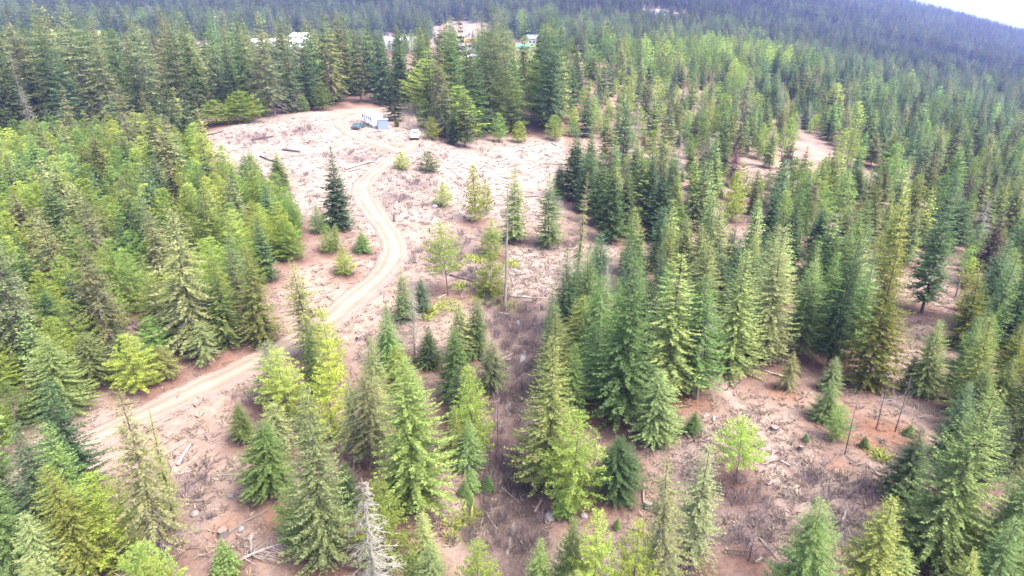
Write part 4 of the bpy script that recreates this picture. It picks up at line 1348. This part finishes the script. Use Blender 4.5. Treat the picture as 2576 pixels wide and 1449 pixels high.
M_DRY = foliage('dry_stalks', True, .35)
M_STICK = foliage('slash_wood', True, 0.)
for m_ in (0,):
    pass
litter_kinds = kinds_collection('dry_grass_kinds', [tuft(1), tuft(2, 18, .26), tuft(3, 10, .5)])
stick_kinds = kinds_collection('slash_kinds', [stick(1), stick(2), stick(3)])
brush_kinds = kinds_collection('brush_kinds', [brushy(1), brushy(2, 34, .8)])


def sample_attr(arr, x, y):
    i = np.clip(np.searchsorted(GX, x), 0, nx - 1); j = np.clip(np.searchsorted(GY, y), 0, ny - 1)
    return arr[j, i]


def near_pts(n, dmax, power=1.):
    d = 34 + (dmax - 34) * rng.random(n) ** power
    a = rng.uniform(-.8, .8, n)
    x, y = d * np.sin(a), d * np.cos(a)
    r1, _ = line_dist(x, y, ROAD); r2, _ = line_dist(x, y, DRIVE)
    z = zland(x, y); u, v = project(x, y, z)
    k = (r1 > 1.45 + .7 * rng.random(len(x))) & (r2 > 1.2) & (v < 1500) & (v > 262) & (u > -60) & (u < 2640)
    return x[k], y[k], z[k], u[k], v[k]


x, y, z, u, v = near_pts(52000, 175)
gs = sample_attr(grass, x, y); st = sample_attr(straw, x, y); mdm = sample_attr(mud, x, y); lt = sample_attr(lit, x, y)
keep = (rng.random(len(x)) < np.clip(.45 + .5 * st + gs - .75 * lt - .6 * mdm, .04, 1) * (1 - .7 * smooth(85, 130, np.hypot(x, y))))
x, y, z, gs, st, mdm = (q[keep] for q in (x, y, z, gs, st, mdm))
n = len(x)
cA = np.array([.17, .135, .10]); cB = np.array([.225, .185, .145]); cG = np.array([.15, .18, .04]); cM = np.array([.14, .108, .095])
t_ = rng.random((n, 1))
c = cA * (1 - t_) + cB * t_
c = np.where((rng.random((n, 1)) < .28), cM, c)
c = np.where(gs[:, None] > .35, cG * rng.uniform(.8, 1.4, (n, 1)), c)
s = rng.uniform(.6, 1.5, n) * (1 + .5 * (gs > .35))
scatter_stuff('dry_grass', litter_kinds, np.column_stack([x, y, z]), np.column_stack([s * 1.3, s * 1.3, s * .75]), rng.uniform(0, 6.28, n), rng.integers(0, 3, n), c, 'pale dry grass tufts over the cutover ground', 'grass')
print('grass', n)
x, y, z, u, v = near_pts(13000, 178, 1.)
mdm = sample_attr(mud, x, y); st = sample_attr(straw, x, y)
n = len(x)
dark = rng.random((n, 1)) < .35 * (1 - .6 * st[:, None])
c = np.where(dark, np.array([.075, .058, .053]), np.array([.19, .16, .145])) * rng.uniform(.7, 1.25, (n, 1))
s = rng.uniform(.3, 1.0, n) + (rng.random(n) < .07) * rng.uniform(.5, 1.6, n)
ph = vnoise(x / 14, y / 14, 8) * 3.0 - 1.5 + rng.normal(0, .5, n)
scatter_stuff('logging_slash', stick_kinds, np.column_stack([x, y, z]), np.column_stack([s, s, s]), ph, rng.integers(0, 3, n), c, 'broken sticks and slash strewn over the cutover ground', 'slash', rng.normal(0, .08, (n, 2)))
x, y, z, u, v = near_pts(22000, 175)
b_ = sample_attr(brush, x, y); mdm = sample_attr(mud, x, y)
keep = rng.random(len(x)) < np.clip(b_ * .7 + mdm * .75, .008, 1)
x, y, z = x[keep], y[keep], z[keep]; n = len(x)
c = np.array([.115, .089, .09]) * rng.uniform(.7, 1.35, (n, 1))
s = rng.uniform(.5, 1.15, n)
scatter_stuff('bare_brush', brush_kinds, np.column_stack([x, y, z]), np.column_stack([s, s, s]), rng.uniform(0, 6.28, n), rng.integers(0, 2, n), c, 'greyish mauve leafless brush in thickets near the creek and road', 'brush')
print('brush', n)

for i, t in enumerate(TREES): plant_tree(t, i)
# ------------------------------------------------------------------ logs, stumps, stones
LOGS = []
for (ox, oy), rows in {
 (0, 966): [(1330,590,1430,440,.24,'thick bleached log pointing up the bank beside the left road'),(1310,660,1490,620,.12,'thin bleached log below the thick one by the left road'),(1335,112,1350,40,.12,'short pale log standing askew at the roadside cut'),
   (1170,112,1212,95,.14,'short pale log lying at the edge of the left stand'),(1575,1032,1645,1008,.10,'short stick-like log above the small dark sapling'),(1890,1285,1860,1165,.2,'pale splintered log upright beside the fallen bleached tree'),(1780,840,1850,865,.1,'thin pale log on the slope right of the left road')],
 (858.7, 483): [(1270,786,1590,800,.17,'long bleached log lying right of the foot of the tall snag'),(1190,892,1280,875,.14,'short pale log below the tall snag'),(120,445,255,395,.22,'grey log along the edge of the road bend'),(1930,360,2080,395,.2,'pale log leaning across the dark bank between firs'),
   (2230,445,2340,472,.22,'pale log showing between the firs right of the clearing'),(405,145,440,20,.3,'thick pale log end in the brush right of the road'),(1390,48,1480,42,.16,'dark log in the clearing above the lone bushy fir'),(720,822,795,790,.14,'short pale log under the rounded pine'),
   (1210,1252,1290,1192,.12,'thin pale log beside the creek mud'),(820,645,1020,690,.22,'dark log lying in the grey brush under the rounded pine')],
 (1717.3, 483): [(540,1322,705,1260,.16,'upper of two crossed pale logs under the right-hand firs'),(610,1340,765,1378,.16,'lower of two crossed pale logs under the right-hand firs')],
 (858.7, 0): [(30,1288,215,1212,.4,'longest bleached log in the pile left of the three bushes'),(60,1300,150,1262,.3,'lower log in the pile left of the three bushes'),(200,1212,262,1222,.3,'short log at the top of the pile left of the bushes'),(520,1310,565,1316,.25,'short pale log under the middle bush'),
   (690,1302,768,1290,.25,'pale log at the foot of the right-hand bush'),(870,1250,972,1276,.2,'long pale log in the middle of the bright clearing'),(1180,1222,1262,1190,.3,'pale log at the far side of the bright clearing'),(1590,1090,1625,1104,.3,'short log at the right back edge of the clearing')],
 (858.7, 966): [(1070,930,1180,1050,.14,'bleached log lying across the straw left of the creek'),(1320,1052,1368,1142,.1,'thin pale log across the lower creek mud'),(1210,722,1345,822,.09,'thin pole lying across the upper creek mud')],
 (1717.3, 966): [(640,800,620,885,.14,'pale broken log upright in the brush beside the rutted track'),(1200,1062,1228,988,.14,'pale log near the bottom edge left of the right thicket'),(155,282,192,258,.2,'left of two short pale logs on the rutted track'),(228,305,232,268,.2,'right of two short pale logs on the rutted track'),
   (730,600,805,632,.16,'pale log amid straw right of the open pine'),(1460,682,1585,638,.09,'thin dark branch lying beside the right thicket'),(545,1350,605,1318,.12,'short pale log beside the lower bare sapling')],
 (0, 0): [(1960,1170,2130,1250,.22,'dark log lying across the left part of the clearing'),(1900,1062,2060,1025,.3,'dark log at the upper left of the clearing'),(2130,1130,2260,1140,.3,'dark slash log in the middle of the left clearing'),(1620,1190,1700,1180,.3,'dark log near the left end of the clearing'),
   (1560,1035,1680,1010,.25,'dark log below the round pine clumps')]}.items():
    for r in rows:
        LOGS.append((ground_at(ox + r[0] / 3., oy + r[1] / 3.), ground_at(ox + r[2] / 3., oy + r[3] / 3.), r[4], r[5]))
for i, (a, b, th, lab) in enumerate(LOGS):
    g = random.Random(i)
    A, B = Vector(a), Vector(b)
    L = (B - A).length
    up = 'upright' in lab or 'askew' in lab
    if up:
        d = B - A; hgt = min(2.2, height_for(a, project(*b)[1]))
        B = A + Vector((.25, .15, hgt))
    elif L > 9:
        B = A + (B - A) * 9 / L
    B.z = B.z if up else float(zland(B.x, B.y))
    r = th * .62
    off = Vector((0, 0, r * .8))
    pts = [A + (B - A) * s + off + Vector((g.uniform(-.04, .04), g.uniform(-.04, .04), 0)) for s in (0, .25, .5, .75, 1)]
    if not up:
        for p in pts: p.z = max(p.z, float(zland(p.x, p.y)) + r * .7)
    m = MB().tube([p - A for p in pts], [r * 1.1, r, r * .95, r * .85, r * .7], 8)
    e = empty('fallen_log', A, 0, lab, 'log', 'logs left on the cutover')
    m.build('trunk', M_BARK_DARK if 'dark' in lab else M_LOG, e, sm=True)
    s_ = MB()
    for q in range(3):
        k = g.randint(1, 3); p = pts[k] - A
        s_.tube([p, p + Vector((g.uniform(-.4, .4), g.uniform(-.4, .4), g.uniform(.15, .45)))], [r * .35, r * .12], 4)
    s_.build('branch_stub', M_BARK_DARK if 'dark' in lab else M_LOG, e)

# big fallen bleached tree with its limbs
A = Vector(ground_at(1810 / 3., 966 + 1345 / 3.)); B = Vector(ground_at(2190 / 3., 966 + 1200 / 3.))
e = empty('fallen_tree', A, 0, 'bleached fallen tree with spreading bare limbs near the bottom edge', 'fallen tree')
D = B - A
m = MB().tube([Vector((0, 0, .12)), D * .3 + Vector((0, 0, .3)), D * .65 + Vector((0, 0, .32)), D + Vector((0, 0, .22))], [.11, .09, .065, .02], 7)
m.build('trunk', M_LOG, e, sm=True)
g = random.Random(5); m = MB(); dn = D.normalized(); sd = Vector((-dn.y, dn.x, 0))
for q in range(34):
    s = g.uniform(.05, 1.); p = D * s + Vector((0, 0, .28)); sg = g.choice((-1, -1, 1))
    L = g.uniform(.7, 2.1) * (1.15 - .5 * s)
    t1 = p + (dn * g.uniform(.2, .8) + sd * sg + Vector((0, 0, g.uniform(-.05, .4)))) * L * .5
    t2 = t1 + (dn * g.uniform(.4, 1.1) + sd * sg * .8 + Vector((0, 0, g.uniform(-.25, .2)))) * L * .5
    t2.z = max(t2.z, D.z * s + .02)
    m.tube([p, t1, t2], [.026, .018, .006], 4, False)
    m.tube([t1, t1 + (dn * .6 + sd * sg * g.uniform(-.3, .9) + Vector((0, 0, .1))) * L * .4], [.012, .004], 3, False)
m.build('branches', M_LOG, e)

M_CUT = simple('cut_wood', (.12, .092, .078), .9, 0, .3, 8)
M_STUMP = bark('stump_bark', (.045, .037, .037), (.12, .1, .095))
for px, py, r, h, lab in ((1690 / 3., 966 + 1150 / 3., .33, .45, 'dark weathered stump above the small dark sapling'), (858.7 + 130 / 3., 483 + 1105 / 3., .3, .4, 'grey stump right of the road below the bend'),
                          (858.7 + 400 / 3., 483 + 222 / 3., .2, 1.15, 'tall thin charred stump beside the road in the brush'), (1717.3 + 885 / 3., 966 + 520 / 3., .22, .5, 'small grey stump on the red-soil opening'),
                          (858.7 + 2320 / 3., 966 + 915 / 3., .35, .5, 'dark stump right of the creek mud below the round fir'), (1717.3 + 690 / 3., 966 + 355 / 3., .34, .35, 'low dark stump beside the upper rutted track'),
                          (858.7 + 1425 / 3., 483 + 440 / 3., .3, .5, 'small dark stump left of the dark bank'), (858.7 + 1265 / 3., 483 + 1255 / 3., .32, .35, 'dark stump in the head of the creek mud')):
    P = ground_at(px, py)
    e = empty('tree_stump', P, random.uniform(0, 6), lab, 'stump', 'stumps on the cutover')
    m = MB(); n0 = 11; rings_ = []
    for zz, k in ((-.2, 1.5), (.05, 1.25), (h * .5, 1.), (h, .95)):
        rings_.append([(r * k * math.cos(6.283 * q / n0) * random.uniform(.88, 1.12), r * k * math.sin(6.283 * q / n0) * random.uniform(.88, 1.12), zz + (random.uniform(-.04, .04) if zz == h else 0)) for q in range(n0)])
    for q in rings_: m.v += q
    for a in range(3):
        for q in range(n0): m.f.append((a * n0 + q, a * n0 + (q + 1) % n0, (a + 1) * n0 + (q + 1) % n0, (a + 1) * n0 + q))
    m.build('stump_bark', M_STUMP, e)
    m2 = MB(); m2.v = [(x * .98, y * .98, z + .004) for x, y, z in rings_[3]] + [(0, 0, h + .02)]
    m2.f = [(q, (q + 1) % n0, n0) for q in range(n0)]
    m2.build('cut_face', M_CUT if 'charred' not in lab else M_STUMP, e)

M_ROCK = simple('granite', (.11, .102, .1), .85, 0, .3, 4)
for px, py, r, lab in ((1470 / 3., 966 + 985 / 3., .28, 'round whitish stone on the slope below the left road'), (1745 / 3., 966 + 870 / 3., .2, 'small pale stone left of the creek grove'), (1825 / 3., 966 + 1110 / 3., .24, 'small pale stone beside the dark weathered stump'),
                       (858.7 + 1570 / 3., 966 + 995 / 3., .42, 'angular grey boulder beside the creek mud'), (858.7 + 700 / 3., 483 + 120 / 3., .5, 'pale block-like boulder at the left of the bright clearing'), (210 / 3., 966 + 140 / 3., .35, 'grey stone at the left roadside behind the dark firs'),
                       (858.7 + 1830 / 3., 966 + 985 / 3., .26, 'small grey stone right of the angular boulder'), (858.7 + 555 / 3., 483 + 1440 / 3. - 300, .3, 'grey stone in the brush right of the road')):
    import bmesh
    bm = bmesh.new(); bmesh.ops.create_icosphere(bm, subdivisions=2, radius=r)
    g = np.random.default_rng(int(px))
    off = g.normal(0, 1, (6, 3))
    for vv_ in bm.verts:
        dirn = np.array(vv_.co) / r
        f = 1 + .16 * sum(math.tanh(3 * (float(dirn @ o) - .6)) for o in off) * -.35 + g.normal(0, .03)
        vv_.co = Vector(dirn * r * f); vv_.co.z *= .7
    me = bpy.data.meshes.new('stone'); bm.to_mesh(me); bm.free(); me.materials.append(M_ROCK)
    P = ground_at(px, py)
    o = obj('stone', me, None, (P[0], P[1], P[2] + r * .25)); tag(o, lab, 'stone', 'loose stones')

# ------------------------------------------------------------------ trailer, shed, vehicles
M_WHITE = simple('white_paint', (.80, .80, .80), .45, 0, .04, 2)
M_ROOFW = simple('white_roof', (.82, .81, .81), .5, 0, .05, 1.5)
M_GLASS = simple('dark_glass', (.03, .04, .05), .12, 0, .1, 2, .6)
M_TYRE = simple('tyre_rubber', (.025, .025, .027), .85)
M_RIM = simple('wheel_metal', (.5, .5, .52), .35, .8)
M_CHROME = simple('dark_plastic', (.05, .045, .05), .6)
M_RED = simple('tail_light', (.45, .03, .03), .3)
M_BLUE = simple('pale_blue_steel', (.13, .17, .25), .5, 0, .06, 3)
M_BLUETOP = simple('blue_roof_edge', (.2, .25, .31), .45, 0, .05, 3)
M_TEAL = simple('dark_teal_paint', (.035, .07, .075), .25, .1, .1, 2, .7)
M_GREYM = simple('grey_metal', (.4, .4, .42), .4, .6)


def wheel(parent, x, y, r=.36, w=.24):
    t = MB()
    t.tube([(x - w / 2, y, r), (x - w / 2 + .03, y, r), (x + w / 2 - .03, y, r), (x + w / 2, y, r)], [r * .9, r, r, r * .9], 18)
    wt = t.build('wheel', M_TYRE, parent)
    MB().tube([(x - w / 2 - .012, y, r), (x + w / 2 + .012, y, r)], [r * .58, r * .58], 14).build('rim', M_RIM, wt)


def heading(p, q):
    return math.atan2(q[1] - p[1], q[0] - p[0]) - math.pi / 2


# white travel trailer, local +y is its far end
P0, P1 = ground_at(952, 323), ground_at(930, 309)
rz = heading(P0, P1)
e = empty('white_trailer', P0, rz, 'long white trailer home parked at the back of the clearing', 'trailer')
Lt, Wt, z0, z1 = 10.5, 2.6, .55, 3.05
prof = [(0, z0), (Lt, z0), (Lt, z1 - .35), (Lt - .45, z1), (.35, z1), (0, z1 - .3)]
MB().prism(prof, -Wt / 2, Wt / 2).build('body', M_WHITE, e, .05)
rf = MB().box((0, Lt / 2, z1 + .05), (Wt + .1, Lt - .5, .08)).build('roof', M_ROOFW, e, .02)
for yy in (2.2, 5.2, 8.2): MB().box((.1, yy, z1 + .19), (.7, .8, .2)).build('roof_vent', M_WHITE, rf, .03)
for yy, ww, hh, zz in ((1.5, 1.0, .7, 2.0), (3.4, .8, .55, 2.05), (5.3, .8, .55, 2.05), (9.0, 1.2, .7, 2.0)):
    w_ = MB().box((-Wt / 2 - .02, yy, zz), (.06, ww, hh)).build('window', M_GREYM, e)
    MB().box((-Wt / 2 - .055, yy, zz), (.02, ww - .12, hh - .12)).build('pane', M_GLASS, w_)
d_ = MB().box((-Wt / 2 - .02, 7.2, 1.6), (.06, .75, 1.95)).build('door', M_GREYM, e)
MB().box((-Wt / 2 - .06, 7.0, 1.6), (.03, .08, .12)).build('handle', M_CHROME, d_)
MB().box((0, Lt / 2, .3), (Wt - .12, Lt - .2, .55)).build('skirting', M_GREYM, e)
st_ = MB().box((-Wt / 2 - .5, 7.2, .18), (.9, .9, .36)).box((-Wt / 2 - .35, 7.2, .45), (.5, .9, .2)).build('step', M_CHROME, e)
# pale blue steel shed set against its near end
Ps = ground_at(964, 325)
e = empty('blue_shed', Ps, rz * .5, 'small pale blue box shed against the near end of the white trailer', 'shed')
MB().box((0, 0, 1.0), (2.5, 1.7, 2.3)).build('wall', M_BLUE, e)
MB().box((0, 0, 2.22), (2.7, 1.9, .12)).build('roof', M_BLUETOP, e)
for k in range(6): MB().box((-1.05 + k * .42, -.87, 1.0), (.06, .05, 2.2)).build('rib', M_BLUE, e)
d_ = MB().box((-1.27, .1, .95), (.05, .8, 1.8)).build('door', M_BLUETOP, e)
# rust-brown dead bush behind
Pb = ground_at(917, 301)
e = empty('brown_bush', Pb, 0, 'dark rust-brown bush at the far left end of the white trailer', 'bush')
o = obj('crown', PINEM2[2], e); o.scale = (.42, .42, .18); o.color = (.13, .055, .04, 1)
o = obj('trunk', TRUNK_THIN[0], e); o.scale = (.6, .6, .15)


def car(name, P, rz, label, cat, paint, pickup):
    e = empty(name, P, rz, label, cat)
    W = .98
    if pickup:
        L = 5.6
        low = [(0, .45), (L, .45), (L, .95), (L - .15, 1.08), (3.95, 1.18), (0, 1.2)]
        cab = [(1.95, 1.19), (4.15, 1.17), (3.55, 1.86, .82), (2.2, 1.88, .82)]
    else:
        L = 4.5
        low = [(0, .35), (L, .35), (L, .72), (L - .2, .82), (3.2, .92), (.25, .95), (0, .85)]
        cab = [(.5, .94), (3.35, .9), (2.65, 1.42, .8), (1.15, 1.44, .8)]
    MB().prism(low, -W, W).build('body', paint, e, .06)
    MB().prism(cab, -W * .94, W * .94).build('cab', paint, e, .04)
    c0, c1, c2, c3 = cab
    f = .93 * W
    def glassq(y0, z0_, y1, z1_, k0, k1, dy, nm):
        MB().quad((-f * k0, y0 + dy, z0_), (f * k0, y0 + dy, z0_), (f * k1, y1 + dy, z1_), (-f * k1, y1 + dy, z1_)).build(nm, M_GLASS, e)
    lerp = lambda a, b, s: a + (b - a) * s
    glassq(lerp(c0[0], c3[0], .18), lerp(c0[1], c3[1], .18), lerp(c0[0], c3[0], .88), lerp(c0[1], c3[1], .88), .86, .74, -.03, 'rear_window')
    glassq(lerp(c1[0], c2[0], .12), lerp(c1[1], c2[1], .12), lerp(c1[0], c2[0], .9), lerp(c1[1], c2[1], .9), .9, .76, .03, 'windshield')
    for s in (-1, 1):
        ym = (c0[0] + c1[0]) / 2
        for a, b in ((c0[0] + .35, ym - .06), (ym + .06, c1[0] - .55)):
            k0, k1 = .985, .83
            zz0, zz1 = c0[1] + .08, c2[1] - .1
            MB().quad((s * W * .94 * k0 + s * .012, a, zz0), (s * W * .94 * k0 + s * .012, b, zz0), (s * W * .94 * k1 + s * .03, b - .1, zz1), (s * W * .94 * k1 + s * .03, a + .15, zz1)).build('side_window', M_GLASS, e)
        MB().box((s * (W + .12), c1[0] - .6, c0[1] + .12), (.2, .14, .2)).build('mirror', paint, e, .02)
        MB().box((s * W * .86, -.02, low[-1][1] - .25 if pickup else .72), (.16, .06, .35 if pickup else .14)).build('tail_light', M_RED, e)
        MB().box((s * W * .72, L + .01, .82 if pickup else .66), (.4, .06, .16)).build('headlight', M_RIM, e)
        for yy in (.95, L - .95): wheel(e, s * (W - .1), yy, .4 if pickup else .33)
    MB().box((0, -.1, .55 if pickup else .45), (W * 2 - .05, .2, .28)).build('rear_bumper', M_CHROME, e, .03)
    MB().box((0, L + .08, .5 if pickup else .42), (W * 2 - .1, .18, .25)).build('front_bumper', M_CHROME, e, .03)
    if pickup:
        MB().box((0, .98, 1.225), (W * 2 - .16, 1.84, .05)).build('bed_cover', M_ROOFW, e, .02)
        tg_ = MB().box((0, -.03, .92), (W * 2 - .36, .06, .46)).build('tailgate', paint, e, .02)
        MB().box((0, -.07, 1.05), (.22, .03, .07)).build('handle', M_CHROME, tg_)
    return e


def on_road(p):
    k = int(np.argmin(np.hypot(ROAD[:, 0] - p[0], ROAD[:, 1] - p[1])))
    return np.array([ROAD[k, 0], ROAD[k, 1], _rz[k] + .03]), k


Pt, k = on_road(ground_at(1047, 353))
car('white_pickup', Pt, heading(ROAD[k], ROAD[min(k + 12, len(ROAD) - 1)]), 'white pickup truck on the dirt road near the trailer', 'pickup truck', M_WHITE, True)
Pc0, Pc1 = ground_at(893, 326), ground_at(914, 318)
car('dark_car', Pc0, heading(Pc0, Pc1), 'dark teal car parked left of the white trailer', 'car', M_TEAL, False)
Pw = ground_at(921, 318)
e = empty('scrap_pile', Pw, .4, 'low dark scrap wood pile between the dark car and the trailer', 'scrap pile')
for k in range(6):
    MB().box((random.uniform(-.5, .5), random.uniform(-.3, .3), .08 + .1 * k), (random.uniform(1., 1.8), .16, .09), random.uniform(-.7, .7)).build('plank', M_BARK_DARK, e)

# ------------------------------------------------------------------ buildings and poles beyond the trees
M_CREAM = simple('cream_siding', (.4, .37, .3), .7)
M_SLATE = simple('blue_grey_roof', (.13, .145, .19), .5)
M_TURQ = simple('turquoise_roof', (.06, .25, .22), .4)
M_ORANGE = simple('orange_roof', (.3, .16, .07), .6)
M_YELLOW = simple('yellow_paint', (.42, .22, .015), .4)
M_TIMBER = simple('pole_timber', (.2, .185, .18), .8)


def building(name, px, py, w, d, h, rh, wall, roof, label, cat, rz=0., nwin=3):
    P = ground_at(px, py)
    e = empty(name, P, rz, label, cat)
    MB().prism([(-d / 2, -1.5), (d / 2, -1.5), (d / 2, h), (0, h + rh), (-d / 2, h)], -w / 2, w / 2).build('wall', wall, e)
    r = MB()
    ov = .5
    for s in (-1, 1):
        sl = math.hypot(d / 2, rh)
        r.v += [(-w / 2 - ov, s * (d / 2 + ov), h - ov * rh / (d / 2) + .04), (w / 2 + ov, s * (d / 2 + ov), h - ov * rh / (d / 2) + .04), (w / 2 + ov, 0, h + rh + .04), (-w / 2 - ov, 0, h + rh + .04)]
        n = len(r.v) - 4
        r.v += [(x, y, z + .16) for x, y, z in r.v[n:n + 4]]
        for q in ((0, 1, 2, 3), (4, 7, 6, 5), (0, 4, 5, 1), (1, 5, 6, 2), (2, 6, 7, 3), (3, 7, 4, 0)): r.f.append(tuple(n + k for k in q))
    r.build('roof', roof, e)
    for k in range(nwin):
        x = -w / 2 + w * (k + .8) / (nwin + .8)
        wd_ = MB().box((x, -d / 2 - .03, h * .58), (min(1.5, w / nwin * .5), .08, min(1.3, h * .35))).build('window', M_GREYM, e)
        MB().box((x, -d / 2 - .08, h * .58), (min(1.5, w / nwin * .5) - .2, .03, min(1.3, h * .35) - .2)).build('pane', M_GLASS, wd_)
    dr = MB().box((-w / 2 + w * .1, -d / 2 - .03, 1.05), (1.0, .08, 2.1)).build('door', M_GREYM, e)
    return e


building('long_shed', 700, 121, 30, 12, 3.2, 1.7, M_WHITE, M_ROOFW, 'long white-roofed building seen through the left back forest', 'building', .1, 6)
building('white_barn', 759, 112, 10, 14, 4.6, 2.2, M_WHITE, M_ROOFW, 'tall white barn right of the long white-roofed building', 'building', -.2, 2)
building('farm_shed', 1000, 106, 16, 10, 3.2, 1.6, M_WHITE, M_ROOFW, 'low white shed on the pale lot behind the dark fir by the trailer', 'building', .05, 4)
building('orange_shed', 430, 120, 9, 7, 3.4, 1.4, M_CREAM, M_ORANGE, 'small shed with an orange roof seen through the left back forest', 'building', .2, 2)
building('turquoise_shed', 1316, 131, 6.5, 5, 2.6, 1.0, M_CREAM, M_TURQ, 'small shed with a turquoise roof beyond the centre trees', 'building', .1, 2)
building('cream_house', 1345, 116, 9, 8, 5.0, 2.0, M_CREAM, M_SLATE, 'pale cream house with grey roof above the turquoise-roofed shed', 'building', -.1, 3)
building('hillside_house', 1657, 42, 13, 9, 4.8, 3.0, M_WHITE, M_SLATE, 'white house with blue-grey roof on the far hillside meadow', 'house', .15, 4)
# long yellow vehicle on the far lot
P = ground_at(1183, 106)
e = empty('yellow_bus', P, math.pi / 2 + .12, 'long yellow bus-like vehicle parked on the far tan lot', 'bus')
MB().prism([(-5, .6), (5.2, .6), (5.2, 1.6), (4.2, 1.75), (4.0, 3.0), (-5, 3.05)], -1.25, 1.25).build('body', M_YELLOW, e, .06)
for s in (-1, 1):
    for k in range(7):
        MB().box((s * 1.26, -4.2 + k * 1.12, 2.35), (.04, .85, .7)).build('window', M_GLASS, e)
    for yy in (-3.2, 3.8): wheel(e, s * 1.05, yy, .5, .3)
MB().box((0, 0, 1.25), (2.56, 9.6, .12)).build('trim', simple('orange_trim', (.6, .2, .03), .5), e)


def light_pole(px, py, top, label, cross=False):
    P = ground_at(px, py); h = min(16., height_for(P, top))
    e = empty('light_pole' if not cross else 'utility_pole', P, 0, label, 'pole')
    MB().tube([(0, 0, -.5), (0, 0, h)], [.2, .13], 8).build('post', M_TIMBER, e)
    if cross:
        MB().box((0, 0, h - .6), (2.6, .14, .16)).build('crossarm', M_TIMBER, e)
        for x in (-1.1, 0, 1.1): MB().tube([(x, 0, h - .52), (x, 0, h - .25)], [.07, .05], 6).build('insulator', M_GREYM, e)
    else:
        MB().tube([(0, 0, h), (.5, -.1, h + .25), (1.1, -.2, h + .25)], [.07, .06, .05], 6).build('arm', M_GREYM, e)
        MB().box((1.4, -.25, h + .2), (.9, .4, .2)).build('lamp_head', M_WHITE, e, .04)


light_pole(547, 106, 43, 'tall light pole above the green lawn behind the back forest')
light_pole(257, 150, 80, 'light pole in the back forest at the far left')
light_pole(330, 132, 88, 'shorter light pole left of the orange-roofed shed')
light_pole(1324, 127, 88, 'utility pole with crossarm beside the cream house', True)

# ------------------------------------------------------------------ air
hz, nt, nd, lk = new_mat('haze_air')
o_ = N(nt, 'ShaderNodeOutputMaterial'); v_ = N(nt, 'ShaderNodeVolumePrincipled')
v_.inputs['Color'].default_value = (.37, .45, 1.0, 1)
v_.inputs['Density'].default_value = .00012
v_.inputs['Anisotropy'].default_value = .0
lk.new(v_.outputs[0], o_.inputs['Volume'])
try: hz.cycles.homogeneous_volume = True
except Exception: pass
hb = MB().box((0, 5600, 150), (21000, 13600, 700)).build('haze', hz)
tag(hb, 'thin blue haze filling the air to the far hills', 'haze', kind='stuff')
